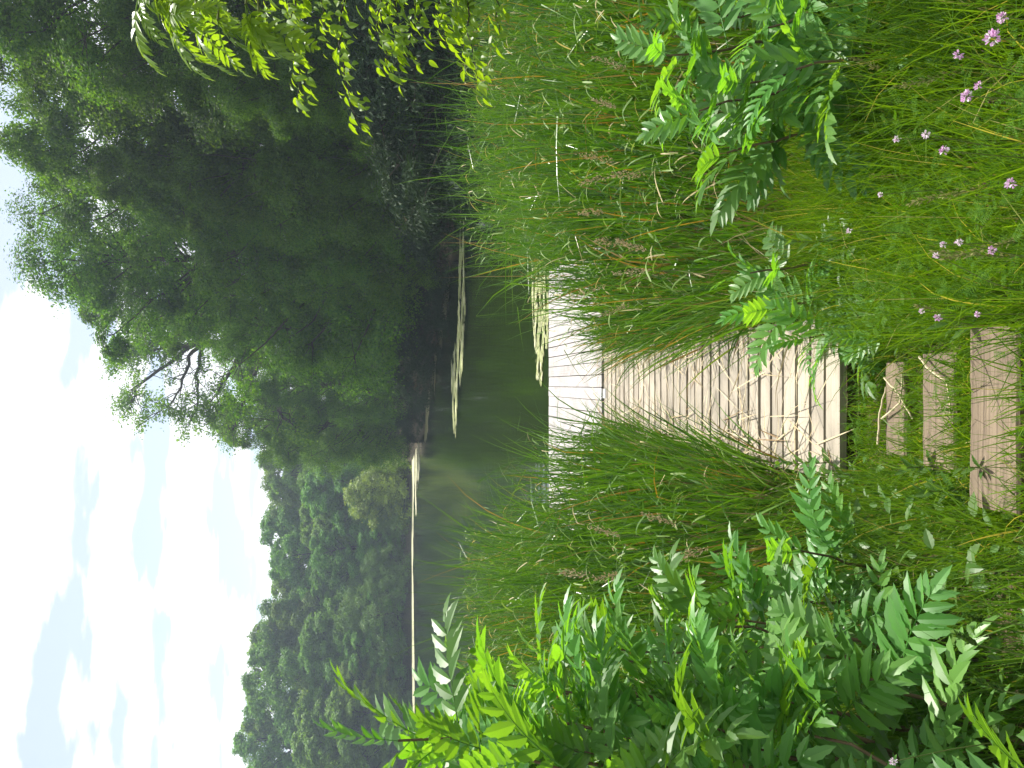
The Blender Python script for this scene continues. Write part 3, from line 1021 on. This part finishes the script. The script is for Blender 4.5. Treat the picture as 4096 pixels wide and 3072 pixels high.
def vetch(name, label, n, fn, lo, hi, z0, z1, size):
    mb = MB()
    p2 = patch(n, lambda x, y: fn(x, y) & ~(on_board(x, y) | on_board(x, y - 0.05) | on_board(x, y + 0.05) | on_board(x + 0.05, y) | on_board(x - 0.05, y)), lo, hi)
    P = with_z(p2)
    P[:, 2] += (z0 + (z1 - z0) * rng.random(n)) * (0.6 + 0.5 * clumped(p2, 4))
    d = rng.normal(0, 1, (n, 3))
    d[:, 2] = np.abs(d[:, 2]) * 0.5
    nn = rng.normal(0, 0.4, (n, 3)) + [0, 0, 1]
    M = frames(d, nn) * (size * (0.6 + 0.7 * rng.random(n)))[:, None, None]
    mb.scatter(PV, PQ, None, M, P)
    o = mb.obj(name, M_VETCH)
    tag(o, label, 'ground cover', kind='stuff')


vetch('vetch_foliage', 'feathery vetch leaves woven through the right bank grass', 6500, lambda x, y: (x > path_r(y) + 0.1) & (y < 3.0 + 0.2 * x), (0.15, 0.9), (2.4, 3.8), 0.03, 0.38, 0.048)
vetch('vetch_foliage', 'small feathery leaves between the steps and in left shade', 2600, lambda x, y: (x < path_r(y)), (-1.9, 1.0), (0.3, 3.85), 0.03, 0.16, 0.04)


# ------------------------------------------------------------------ sumac
def leaflet_template(n=9, teeth=True):
    """unit leaflet along +y: folded along the midrib, toothed edge, drooping tip"""
    v, q = [], []
    for i in range(n + 1):
        t = i / n
        wd = 0.175 * math.sin(PI * min(1, t ** 0.75)) ** 0.8 if 0 < t < 1 else 0.004
        if teeth and 0 < i < n:
            wd *= 1.1 if i % 2 else 0.9
        z = -0.16 * t * t
        v += [[-wd, t + (0.02 if i % 2 else 0), z + wd * 0.32], [0, t, z], [wd, t + (0.02 if i % 2 else 0), z + wd * 0.32]]
    for i in range(n):
        a, b_ = i * 3, i * 3 + 3
        q += [[a, a + 1, b_ + 1, b_], [a + 1, a + 2, b_ + 2, b_ + 1]]
    return np.array(v), np.array(q)


LV, LQ = leaflet_template()


def frond_mesh(length, pairs, lsize, mat, droop=0.5, name='frond', wide=1.0):
    mb = MB()
    n = 12
    s = np.linspace(0, 1, n)
    th = -droop * s ** 1.4
    ds = length / (n - 1)
    yy = np.concatenate([[0], np.cumsum(np.cos(th[:-1]) * ds)])
    zz = np.concatenate([[0], np.cumsum(np.sin(th[:-1]) * ds)])
    xx = 0.02 * length * np.sin(s * 3 + rng.random() * 6)
    C = np.stack([xx, yy, zz], -1)
    mb.tube(C, np.linspace(0.0028, 0.0009, n), 5)
    nt_ = mb.n
    pos, dirs, nrms, sz = [], [], [], []
    st = np.linspace(0.2, 0.97, pairs)
    lift0 = rng.normal(0, 0.2)
    for j, t in enumerate(st):
        c = np.array([np.interp(t, s, C[:, k]) for k in range(3)])
        tg = np.array([0, math.cos(np.interp(t, s, th)), math.sin(np.interp(t, s, th))])
        up = np.array([0, -tg[2], tg[1]])
        prof = lsize * (0.62 + 0.55 * math.sin(PI * (0.12 + 0.75 * t)))
        if t > 0.85:
            prof *= 0.8
        for sd in (-1, 1):
            a = R(64 - 24 * t + rng.normal(0, 3.5))
            lift = rng.normal(0.1, 0.1) + lift0
            d = np.array([sd * math.sin(a), 0, 0]) + tg * math.cos(a) + up * lift
            nn = up + np.array([sd * 0.2, 0, 0]) + rng.normal(0, 0.09, 3)
            pos.append(c)
            dirs.append(d)
            nrms.append(nn)
            sz.append(prof * (0.9 + 0.2 * rng.random()))
    pos.append(C[-1])
    dirs.append(np.array([0, math.cos(th[-1]), math.sin(th[-1])]))
    nrms.append(np.array([0, 0, 1.0]))
    sz.append(lsize * 0.85)
    M = frames(np.array(dirs), np.array(nrms)) * np.array(sz)[:, None, None]
    M[:, :, 0] *= wide
    mb.scatter(LV, LQ, None, M, np.array(pos))
    fl = np.zeros(mb.n, bool)
    fl[nt_:] = (np.arange(mb.n - nt_) % 3) == 1
    return mb.mesh(name, mat, True, fl)


sumac_fronds = [frond_mesh(0.30 + 0.10 * rng.random(), int(rng.integers(6, 9)), 0.095 + 0.015 * rng.random(), M_SUMAC, d_) for d_ in (0.3, 0.5, 0.7, 0.9, 0.45, 0.65)]
sumac_small = [frond_mesh(0.17, 7, 0.055, M_SUMAC, d_) for d_ in (0.3, 0.6)]
walnut_fronds = [frond_mesh(0.28, 8, 0.068, M_WALNUT, d_, 'frond', 1.0) for d_ in (0.9, 1.2, 1.0)]


def place_frond(meshes, parent, pos, az, el, roll, sc, name='frond'):
    o = bpy.data.objects.new(name, meshes[int(rng.integers(len(meshes)))])
    y = Vector((math.cos(az) * math.cos(el), math.sin(az) * math.cos(el), math.sin(el)))
    up = Vector((-math.cos(az) * math.sin(el), -math.sin(az) * math.sin(el), math.cos(el)))
    x = y.cross(up)
    m = Matrix((x, y, up)).transposed().to_4x4()
    o.matrix_local = Matrix.Translation(Vector(pos)) @ m @ Matrix.Rotation(roll, 4, 'Y') @ Matrix.Scale(sc, 4)
    link(o, parent)
    return o


def sumac(label, base, tip, n=9, sc=1.0, group=None, extra=3, small=False):
    base = np.array([base[0], base[1], float(ground_h(base[0], base[1])) - 0.03])
    tip = np.asarray(tip, float)
    o = thing('sumac_shrub', label, 'shrub', base, group=group)
    rel = tip - base
    C = curve_pts([0, 0, 0], rel, 10, 0.10, 0.03)
    L_ = np.linalg.norm(rel)
    MB().tube(C, np.linspace(0.010 if not small else 0.005, 0.004, 10), 7).obj('stem', M_SUMSTEM, o, True)
    az0 = rng.random() * 6.28
    for i in range(n):
        u = i / max(1, n - 1)
        s = 1 - 0.34 * u * min(1, 0.45 / L_) * 2
        p_ = np.array([np.interp(s, np.linspace(0, 1, 10), C[:, k]) for k in range(3)])
        el = R(72 - 68 * u ** 0.8 + rng.normal(0, 9))
        place_frond(sumac_small if small else sumac_fronds, o, p_, az0 + i * 2.4 + rng.normal(0, 0.25), el, rng.normal(0, 0.35), sc * (0.62 + 0.45 * min(1, u * 2.2)))
    for i in range(extra):
        s = 0.35 + 0.4 * rng.random()
        p_ = np.array([np.interp(s, np.linspace(0, 1, 10), C[:, k]) for k in range(3)])
        place_frond(sumac_small if small else sumac_fronds, o, p_, rng.random() * 6.28, R(rng.normal(15, 15)), rng.normal(0, 0.3), sc * 0.9)


G_L = 'sumacs of the left thicket'
left = [
    (860, 1600, 2.6, (-1.55, 2.75), 9, 'tallest sumac at the left edge, yellow green fronds rising above the shoreline'),
    (980, 1575, 2.9, (-1.6, 3.0), 9, 'tall sumac just below the tallest one with glossy grey fronds at the lake line'),
    (1060, 1470, 3.4, (-1.55, 3.5), 9, 'sumac at the outer edge of the left thicket against the cattails'),
    (1100, 1570, 2.7, (-1.15, 2.05), 10, 'sunlit sumac in the upper middle of the left thicket with see through leaves'),
    (1190, 1490, 3.0, (-1.05, 2.2), 9, 'broad glossy sumac below the outermost one'),
    (1240, 1620, 2.4, (-1.5, 2.5), 9, 'glossy sumac cut by the left frame edge at half height'),
    (1310, 1400, 3.4, (-1.3, 3.6), 8, 'sumac reaching its pale upright fronds out over the left cattails'),
    (1400, 1510, 2.8, (-1.1, 1.95), 9, 'sumac with large yellow green fronds in the heart of the left thicket'),
    (1490, 1340, 3.2, (-0.95, 2.35), 8, 'silvery sumac with toothed leaflets standing upright beside the cattail foot'),
    (1570, 1480, 2.6, (-1.2, 1.9), 8, 'low sumac with broad dark fronds in the left thicket'),
    (1610, 1340, 3.0, (-0.9, 2.25), 8, 'sumac with evenly paired leaflets in front of the silvery one'),
    (1730, 1190, 3.2, (-0.85, 3.25), 8, 'small pale sumac nearest to the left side of the boardwalk'),
    (1760, 1420, 2.5, (-1.0, 1.8), 6, 'drooping sumac with a hand like tuft of leaflets above the shade'),
    (1760, 1590, 2.1, (-1.15, 1.7), 5, 'low sumac with grey toothed fronds at the lower left'),
    (1420, 1650, 2.2, (-1.45, 2.2), 9, 'large fronded sumac filling the left frame edge'),
    (1650, 1290, 3.3, (-1.0, 3.4), 7, 'bright small sumac between the pale one and the paired leaflet one'),
    (1560, 1640, 2.15, (-1.35, 2.0), 8, 'sumac hanging over the dark lower left corner'),
    (2250, 1690, 1.5, (-0.98, 1.3), 5, 'low sumac at the very bottom left corner'),
    (1030, 1620, 2.5, (-1.45, 2.45), 9, 'bushy sumac between the two tallest ones and the frame edge'),
    (1140, 1640, 2.2, (-1.4, 2.2), 9, 'sumac with overlapping glossy fronds right at the left frame edge'),
    (1320, 1520, 2.9, (-1.4, 2.9), 9, 'sumac with crossing fronds above the large yellow green ones'),
    (1240, 1420, 3.3, (-1.35, 3.4), 8, 'narrow sumac between the outer edge and the reaching one'),
    (1500, 1560, 2.4, (-1.2, 1.9), 8, 'mid height sumac leaning over the shade with broad pale fronds'),
]
for px, py, d, b, n, lab in left:
    sumac(lab, b, at(px, py, d), n, 1.0, G_L)
G_R = 'sumacs on the right bank'
rightS = [
    (1440, 120, 3.3, (1.55, 3.2), 9, 'upright sumac with yellow green backlit fronds at the right edge of the photo'),
    (1500, 40, 3.5, (1.75, 3.4), 8, 'grey green sumac cut by the right frame edge before the cattails'),
    (1510, 240, 3.2, (1.35, 3.1), 9, 'sumac with a frond reaching up over the dark reeds'),
    (1570, 330, 3.1, (1.15, 3.05), 9, 'outermost right sumac with ladder like fronds pointing at the dock'),
    (1610, 180, 3.0, (1.3, 2.9), 9, 'full grey green sumac in the middle of the right clump'),
    (1660, 60, 2.8, (1.5, 2.7), 8, 'sumac with small round leaflets low at the right frame edge'),
    (1720, 150, 2.7, (1.2, 2.6), 7, 'dark low sumac shading the grass in the right clump'),
]
for px, py, d, b, n, lab in rightS:
    sumac(lab, b, at(px, py, d), n, 1.0, G_R)
G_D = 'small sumacs at the boardwalk edge'
sumac('small sumac leaning over the right side of the boardwalk', (0.42, 3.85), at(1670, 660, 3.9), 9, 1.05, G_D, 1)
sumac('little sumac with fine fronds lying over the last boardwalk planks', (0.30, 3.6), at(1750, 730, 3.65), 8, 0.85, G_D, 1)
sumac('dark young sumac shading the third step', (0.30, 3.2), at(1870, 735, 3.2), 6, 0.7, G_D, 0)
sumac('seedling sumac in the right grass beside the cattail foot', (0.62, 3.75), at(1620, 590, 3.85), 7, 0.85, G_D, 1)


# ------------------------------------------------------------------ overhanging branches from the right
def simple_leaf_mesh():
    v, q = [], []
    n = 7
    for i in range(n + 1):
        t = i / n
        wd = 0.235 * math.sin(PI * min(1, t ** 0.72)) ** 0.85 if 0 < t < 1 else 0.006
        z = -0.2 * t * t
        v += [[-wd, t, z + wd * 0.3], [0, t, z], [wd, t, z + wd * 0.3]]
    for i in range(n):
        a, b_ = i * 3, i * 3 + 3
        q += [[a, a + 1, b_ + 1, b_], [a + 1, a + 2, b_ + 2, b_ + 1]]
    return np.array(v), np.array(q)


SV, SQ = simple_leaf_mesh()


def sapling():
    base = np.array([2.75, 4.6, float(ground_h(2.75, 4.6)) - 0.05])
    root = thing('leafy_sapling', 'sapling beyond the right frame edge with arching twigs of small bright leaves', 'tree', base)
    top = np.array([2.6, 4.6, 3.7])
    C = curve_pts([0, 0, 0], top - base, 10, 0, 0.02)
    MB().tube(C, np.linspace(0.035, 0.012, 10), 8).obj('trunk', M_BARK, root, True)
    tips = [(655, 215, 4.5, 3.1), (770, 255, 4.5, 2.85), (845, 150, 4.4, 2.7), (700, 60, 4.7, 3.0), (640, 90, 4.4, 3.2), (1030, 165, 4.4, 2.2), (960, 80, 4.6, 2.4), (1080, 70, 4.3, 2.0), (905, 60, 4.5, 2.55), (990, 20, 4.4, 2.3), (580, 60, 4.6, 3.3), (820, 30, 4.7, 2.8), (1000, 110, 4.7, 2.35), (880, 110, 4.3, 2.6)]
    for px, py, d, zs in tips:
        e = at(px, py, d) - base
        z0 = min(zs - 0.35, 3.5) - base[2]
        s0 = np.clip(z0 / (top[2] - base[2]), 0.2, 0.97)
        a = np.array([np.interp(s0, np.linspace(0, 1, 10), C[:, k]) for k in range(3)])
        n = 22
        t = np.linspace(0, 1, n)[:, None]
        P = a + (e - a) * t
        P[:, 2] += 0.14 * np.sin(t[:, 0] * PI) * np.linalg.norm(e - a)
        P[1:] += rng.normal(0, 0.008, (n - 1, 3))
        br = MB().tube(P, np.linspace(0.009, 0.0018, n), 5).obj('branch', M_BARK, root, True)
        lb = MB()
        pos, dirs, nr = [], [], []
        for j in range(3, n):
            tg = norm(P[j] - P[j - 1])
            for rep in range(7 if py > 100 else 5):
                sd = 1 if (j + rep) % 2 else -1
                sidev = norm(np.cross(tg, [0, 0, 1.0])) * sd
                off = np.zeros(3)
                if rep >= 2:
                    off = sidev * rng.random() * 0.2 + rng.normal(0, 0.03, 3)
                pos.append(P[j] + off + tg * rng.random() * 0.04)
                dirs.append(tg * 0.6 + sidev * 0.8 + np.array([0, 0, -0.45]) + rng.normal(0, 0.25, 3))
                nr.append(np.array([0, 0, 1.0]) + rng.normal(0, 0.45, 3))
        k = len(pos)
        sz = 0.058 * np.exp(rng.normal(0, 0.25, k))
        lb.scatter(SV, SQ, None, frames(np.array(dirs), np.array(nr)) * sz[:, None, None], np.array(pos))
        lb.obj('leaves', M_SAPLING, br)


def walnut():
    base = np.array([2.35, 3.3, float(ground_h(2.35, 3.3)) - 0.05])
    root = thing('walnut_tree', 'young walnut beyond the right frame edge with drooping yellow green fronds', 'tree', base)
    top = np.array([2.1, 3.3, 4.1])
    C = curve_pts([0, 0, 0], top - base, 10, 0, 0.015)
    MB().tube(C, np.linspace(0.03, 0.012, 10), 8).obj('trunk', M_BARK, root, True)
    tips = [(300, -5, 3.2), (365, 25, 3.2), (420, 30, 3.3), (470, 45, 3.3), (530, 10, 3.1), (560, 50, 3.2), (410, -30, 3.4), (330, -30, 3.1)]
    for px, py, d in tips:
        e = at(px, py, d) - base
        s0 = np.clip((e[2] - 0.25) / (top[2] - base[2]), 0.3, 0.98)
        a = np.array([np.interp(s0, np.linspace(0, 1, 10), C[:, k]) for k in range(3)])
        P = curve_pts(a, e, 8, -0.12, 0.03)
        MB().tube(P, np.linspace(0.009, 0.004, 8), 6).obj('branch', M_GREENSTEM, root, True)
        for k in range(6):
            pk = P[-1] if k < 4 else P[-3]
            az = PI + rng.normal(0, 0.9) if k < 5 else rng.random() * 6.28
            place_frond(walnut_fronds, root, pk, az, R(rng.normal(-8, 22)), rng.normal(0, 0.4), 0.55 + 0.4 * rng.random())


sapling()
walnut()

# ------------------------------------------------------------------ seed heads, weeds and flowers
SEED_V = np.array([[0, 0, 0], [-0.2, 0.5, 0.1], [0, 1, 0], [0.2, 0.5, 0.1], [0, 0.5, -0.15]])
SEED_Q = np.array([[0, 3, 2, 1], [0, 1, 2, 4]])


def seed_head(px, py, d, lab, length=0.16, stem=0.6, mat=M_SEED, lean=0.35, branchy=True, gp='grass seed heads'):
    tip = at(px, py, d)
    az = rng.random() * 6.28
    hd = np.array([math.cos(az) * lean, math.sin(az) * lean, 1.0])
    hd = norm(hd)
    neck = tip - hd * length
    gz = float(ground_h(neck[0], neck[1]))
    base = np.array([neck[0] - hd[0] * 0.2, neck[1] - hd[1] * 0.2, max(gz, neck[2] - stem * 2.2)])
    o = thing('grass_seed_head', lab, 'seed head', base, group=gp)
    MB().tube(np.array([[0, 0, 0], (neck - base) * [0.4, 0.4, 0.55], neck - base, tip - base]), [0.0022, 0.0018, 0.0014, 0.0006], 5).obj('stem', M_GREENSTEM, o, True)
    mb = MB()
    n = 90
    t = rng.random(n)
    wd = (0.16 if branchy else 0.045) * length * np.sin(PI * (0.1 + 0.85 * t)) * (1 if not branchy else 1)
    if branchy:
        t = np.round(t * 6) / 6 + rng.normal(0, 0.03, n)
    side = norm(rng.normal(0, 1, (n, 3)))
    P = (neck - base) + hd * (t[:, None] * length) + side * (wd * rng.random(n))[:, None]
    dirs = hd + side * 0.7
    mb.scatter(SEED_V, SEED_Q, None, frames(dirs, rng.normal(0, 1, (n, 3))) * ((0.014 if branchy else 0.009) + 0.006 * rng.random(n))[:, None, None], P)
    mb.obj('husks', mat, o)


for px, py, d, ln, lab in [
    (1285, 125, 5.0, 0.2, 'brown seed head in front of the dark reeds near the upright right sumac'),
    (1282, 215, 4.9, 0.14, 'small brown seed head level with the frond reaching over the reeds'),
    (1255, 335, 4.8, 0.22, 'drooping brown seed head above the outermost right sumac'),
    (1262, 395, 4.8, 0.24, 'longest brown seed head among the right cattails'),
    (1330, 380, 4.5, 0.2, 'thick branching brown seed head above the ladder like sumac fronds'),
    (1255, 460, 4.8, 0.16, 'pale seed head midway between right sumac and boardwalk'),
    (1290, 520, 4.7, 0.2, 'brown branching seed head over the right dead reeds'),
    (1335, 520, 4.5, 0.16, 'slim brown seed head beside the branching one over dead reeds'),
    (1240, 640, 6.5, 0.26, 'reddish seed head hanging in front of the pale dock'),
    (1330, 590, 5.2, 0.22, 'tan seed head at the dead reed edge near the boardwalk'),
    (1300, 680, 6.0, 0.22, 'tan seed head leaning over the boardwalk hinge'),
]:
    seed_head(px, py, d, lab, ln)
for px, py, d, ln, lab in [
    (1210, 1235, 4.8, 0.2, 'brown seed head among the left cattails above the reaching sumac'),
    (1290, 1250, 4.4, 0.16, 'small pale seed head beside the fronds of the reaching sumac'),
    (1390, 1110, 4.5, 0.18, 'tan seed head in the left cattails near the boardwalk'),
    (1460, 1210, 4.0, 0.18, 'greenish seed head over the silvery sumac'),
    (1280, 1140, 4.8, 0.16, 'faint seed head at mid height of the left cattails'),
]:
    seed_head(px, py, d, lab, ln)
for px, py, d, ln, lab in [
    (1840, 125, 2.4, 0.16, 'yellow green upright seed spike in the right grass by the sumac stem'),
    (1930, 190, 2.1, 0.2, 'slim seed spike between the sumac stem and the pink flowers'),
    (1960, 440, 2.0, 0.2, 'pale seed spike in the middle of the right grass'),
    (2010, 545, 1.9, 0.2, 'leaning seed spike near the small white flowers'),
    (1880, 380, 2.6, 0.22, 'feathery pale seed head in the right grass below the outermost sumac'),
    (1980, 660, 2.3, 0.16, 'seed spike overhanging the right end of the middle step'),
    (2040, 560, 1.8, 0.18, 'pale seed spike left of the lone bottom flower'),
]:
    seed_head(px, py, d, lab, ln, 0.3, M_PALESEED, 0.3, False, 'green seed spikes in the grass')
for px, py, d, ln, lab in [
    (2105, 1470, 1.5, 0.06, 'short green seed spike in the shade at the lower left'),
    (2065, 1370, 1.6, 0.055, 'short green seed spike above the left shade grass'),
    (2090, 1330, 1.55, 0.05, 'short green seed spike nearest to the steps in the left grass'),
]:
    seed_head(px, py, d, lab, ln, 0.3, M_WEED, 0.5, False, 'green seed spikes in the grass')

PET_V = np.array([[0, 0, 0], [-0.3, 0.55, 0.15], [-0.12, 1.0, 0.05], [0.12, 1.0, 0.05], [0.3, 0.55, 0.15]])
PET_Q = np.array([[0, 4, 3, 2]])
PET_T = np.array([[0, 2, 1]])


def flower(px, py, d, lab, r=0.014, mat=M_PINK):
    r *= 0.85
    c = at(px, py, d)
    gz = float(ground_h(c[0], c[1]))
    base = np.array([c[0] + rng.normal(0, 0.04), c[1] + 0.05, max(gz, c[2] - 0.4)])
    o = thing('vetch_flower', lab, 'flower', base, group='vetch flowers in the grass')
    MB().tube(np.array([[0, 0, 0], (c - base) * [0.5, 0.5, 0.6], c - base]), [0.0016, 0.0014, 0.001], 5).obj('stem', M_GREENSTEM, o, True)
    mb = MB()
    n = 40
    dr = norm(rng.normal(0, 1, (n, 3)) + [0, -0.1, 0.5])
    M = frames(dr, rng.normal(0, 1, (n, 3))) * (r * (0.42 + 0.25 * rng.random(n)))[:, None, None]
    mb.scatter(PET_V, PET_Q, PET_T, M, (c - base) + dr * r * 0.45 * rng.random((n, 1)) ** 0.3)
    mb.obj('petals', mat, o)


for px, py, d, r, pale, lab in [
    (2145, 82, 1.45, 0.021, 0, 'largest deep pink flower head, at the lower right corner'),
    (2165, 38, 1.45, 0.015, 0, 'mauve flower head at the corner beyond the largest one'),
    (2070, 118, 1.6, 0.014, 0, 'round pink flower head just above the largest one'),
    (2088, 208, 1.55, 0.016, 0, 'mauve flower head of a close pair in the right grass'),
    (2114, 185, 1.55, 0.012, 0, 'smaller flower head of the close mauve pair'),
    (2040, 325, 1.7, 0.014, 0, 'pink and white flower head in the mid right grass'),
    (1938, 300, 1.95, 0.013, 1, 'small white flower standing highest in the right grass'),
    (2000, 290, 1.8, 0.013, 1, 'pale flower head above the pink and white one'),
    (2183, 397, 1.4, 0.014, 0, 'lone pink flower head at the bottom edge of the photo'),
    (1902, 420, 2.1, 0.010, 1, 'pale flower below the outermost right sumac'),
    (1835, 498, 2.4, 0.013, 1, 'white flower at the edge of the right grass'),
    (2023, 552, 1.8, 0.011, 1, 'white flower with a pink tinge, left of the white trio'),
    (2038, 528, 1.8, 0.011, 1, 'white flower in the middle of the trio'),
    (2072, 524, 1.75, 0.012, 1, 'white flower on the near side of the trio'),
    (2142, 541, 1.55, 0.012, 0, 'pink flower nearer than the white trio'),
    (2026, 686, 2.0, 0.014, 0, 'bright pink flower head beside the middle timber step'),
    (1992, 672, 2.1, 0.011, 1, 'faded mauve flower just beyond the bright pink one by the step'),
    (2112, 679, 1.75, 0.010, 0, 'small mauve flower at the end of the nearest step'),
    (1930, 1645, 1.75, 0.012, 1, 'single pale flower in the shade at the lower left edge'),
]:
    flower(px, py, d, lab, r, M_WHITE if pale else M_PINK)


def weed(px, py, d, h, lab, n=14, ls=0.08, lean=(0, 0)):
    tip = at(px, py, d)
    base = np.array([tip[0] - lean[0], d - lean[1], float(ground_h(tip[0] - lean[0], d - lean[1])) - 0.02])
    base[2] = max(base[2], tip[2] - h)
    o = thing('leafy_weed', lab, 'weed', base, group='leafy weeds by the path')
    C = curve_pts([0, 0, 0], tip - base, 8, 0.05, 0.03)
    MB().tube(C, np.linspace(0.004, 0.0015, 8), 5).obj('stem', M_GREENSTEM, o, True)
    mb = MB()
    t = np.linspace(0.25, 1, n)
    P = np.stack([np.interp(t, np.linspace(0, 1, 8), C[:, k]) for k in range(3)], -1)
    az = np.arange(n) * 2.4 + rng.random()
    el = 0.2 + 0.9 * t
    dr = np.stack([np.cos(az) * np.cos(el), np.sin(az) * np.cos(el), np.sin(el)], -1)
    mb.scatter(LV, LQ, None, frames(dr, np.tile([0, 0, 1.0], (n, 1)) + rng.normal(0, 0.2, (n, 3))) * (ls * (1.15 - 0.5 * t))[:, None, None] * 1.0, P)
    mb.obj('leaves', M_WEED, o)


for px, py, d, h, lab, n, ls in [
    (1685, 1000, 4.0, 0.35, 'yellow green weed leaning beside the left end of the last plank', 16, 0.085),
    (1760, 1025, 3.75, 0.3, 'narrow leaved weed at the left corner of the boardwalk', 14, 0.08),
    (1960, 1010, 2.75, 0.25, 'blue green weed covering the left end of the middle step', 16, 0.09),
    (2000, 1060, 2.5, 0.25, 'leafy weed at the left grass edge between two steps', 14, 0.09),
    (2080, 1010, 2.25, 0.15, 'small round leaved weed on the left end of the nearest step', 10, 0.06),
    (2050, 700, 2.3, 0.3, 'lance leaved weed at the right end of the nearest step', 12, 0.1),
    (1700, 520, 3.4, 0.4, 'single tall weed in the right grass below the seedling sumac', 14, 0.1),
    (1800, 640, 3.3, 0.35, 'bushy weed between right grass and the small boardwalk sumacs', 16, 0.08),
]:
    weed(px, py, d, h, lab, n, ls)
WV, WQ = LV * np.array([1.3, 1, 1]), LQ
mb = MB()
n = 1700
p2 = patch(n, lambda x, y: ((x < path_l(y) - 0.05) | ((x > path_r(y)) & (x < 0.6) & (y > 3.0))) & ~on_board(x, y), (-2.6, 1.0), (2.4, 4.6))
P = with_z(p2)
P[:, 2] += rng.random(n) * 0.3
dr = rng.normal(0, 1, (n, 3))
dr[:, 2] = 0.3 * np.abs(dr[:, 2])
mb.scatter(WV, WQ, None, frames(dr, rng.normal(0, 0.35, (n, 3)) + [0, 0, 1]) * (0.03 + 0.045 * rng.random(n))[:, None, None], P)
tag(mb.obj('undergrowth', M_WEED), 'low broad leaves of weeds mixed into the bank grass', 'ground cover', kind='stuff')

# ------------------------------------------------------------------ light, sky, haze, camera
SUN_EL, SUN_AZ = R(61), R(16)      # azimuth from +y (ahead) towards +x
wd_ = bpy.data.worlds.new('World')
SC.world = wd_
wd_.use_nodes = True
nt = wd_.node_tree
nt.nodes.clear()
N = nt.nodes.new
L = nt.links.new
out = N('ShaderNodeOutputWorld')
bg = N('ShaderNodeBackground')
bg.inputs['Strength'].default_value = 0.085
sky = N('ShaderNodeTexSky')
sky.sky_type = 'NISHITA'
sky.sun_disc = False
sky.sun_elevation = SUN_EL
sky.sun_rotation = SUN_AZ
sky.altitude = 100
sky.air_density = 1.0
sky.dust_density = 0.8
tc = N('ShaderNodeTexCoord')
sep = N('ShaderNodeSeparateXYZ')
L(tc.outputs['Generated'], sep.inputs[0])
zz = N('ShaderNodeMath')
zz.operation = 'ADD'
zz.inputs[1].default_value = 0.12
L(sep.outputs[2], zz.inputs[0])
dv = []
for k in range(2):
    d_ = N('ShaderNodeMath')
    d_.operation = 'DIVIDE'
    L(sep.outputs[k], d_.inputs[0])
    L(zz.outputs[0], d_.inputs[1])
    dv.append(d_)
cb_ = N('ShaderNodeCombineXYZ')
L(dv[0].outputs[0], cb_.inputs[0])
L(dv[1].outputs[0], cb_.inputs[1])
mp = N('ShaderNodeMapping')
mp.inputs['Scale'].default_value = (0.75, 1.2, 1)
mp.inputs['Location'].default_value = (3.1, 0.4, 0)
L(cb_.outputs[0], mp.inputs[0])
nz = N('ShaderNodeTexNoise')
nz.inputs['Scale'].default_value = 2.5
nz.inputs['Detail'].default_value = 7
nz.inputs['Roughness'].default_value = 0.52
L(mp.outputs[0], nz.inputs['Vector'])
rp = N('ShaderNodeMapRange')
rp.interpolation_type = 'SMOOTHSTEP'
rp.inputs['From Min'].default_value = 0.44
rp.inputs['From Max'].default_value = 0.50
rp.inputs['To Min'].default_value = 0.36
L(nz.outputs[0], rp.inputs[0])
mx = N('ShaderNodeMix')
mx.data_type = 'RGBA'
mx.inputs['B'].default_value = (9, 9.2, 9.6, 1)
L(rp.outputs[0], mx.inputs['Factor'])
L(sky.outputs[0], mx.inputs['A'])
L(mx.outputs['Result'], bg.inputs['Color'])
L(bg.outputs[0], out.inputs[0])

sun = bpy.data.lights.new('sun', 'SUN')
sun.energy = 5.0
sun.angle = R(0.5)
sun.color = (1.0, 0.95, 0.86)
so = bpy.data.objects.new('sun', sun)
sd = Vector((math.sin(SUN_AZ) * math.cos(SUN_EL), math.cos(SUN_AZ) * math.cos(SUN_EL), math.sin(SUN_EL)))
so.rotation_euler = sd.to_track_quat('Z', 'Y').to_euler()
so.location = sd * 50
link(so)

HAZE = 0.0009
if HAZE:
    m, nt, out = new_mat('haze_air')
    pv_ = nt.nodes.new('ShaderNodeVolumePrincipled')
    pv_.inputs['Color'].default_value = (0.70, 0.85, 1.0, 1)
    pv_.inputs['Density'].default_value = HAZE
    pv_.inputs['Anisotropy'].default_value = 0.3
    nt.links.new(pv_.outputs[0], out.inputs['Volume'])
    hz = MB().box(-1000, -120, -3, 1000, 1000, 34).obj('haze', m)
    tag(hz, 'pale blue summer haze over the lake', 'haze', kind='stuff')

cam = bpy.data.cameras.new('camera')
cam.sensor_fit = 'HORIZONTAL'
cam.sensor_width = 36.0
cam.lens = 36.0 * F / 4096
cam.clip_start = 0.05
cam.clip_end = 3000
co = bpy.data.objects.new('camera', cam)
up = Vector((0, math.sin(PITCH), math.cos(PITCH)))
fw = Vector((0, math.cos(PITCH), -math.sin(PITCH)))
rt = Vector((1, 0, 0))
co.matrix_world = Matrix.Translation(Vector(EYE)) @ Matrix((-up, rt, -fw)).transposed().to_4x4()
link(co)
SC.camera = co

SC.view_settings.view_transform = 'Standard'
SC.view_settings.look = 'None'
SC.view_settings.exposure = 0.84
SC.view_settings.gamma = 1.0
cy = SC.cycles
cy.max_bounces = 6
cy.diffuse_bounces = 3
cy.glossy_bounces = 2
cy.transmission_bounces = 3
cy.volume_bounces = 0
cy.transparent_max_bounces = 4
cy.caustics_reflective = False
cy.caustics_refractive = False
cy.use_adaptive_sampling = True
cy.adaptive_threshold = 0.02
cy.use_denoising = True
cy.sample_clamp_indirect = 4.0
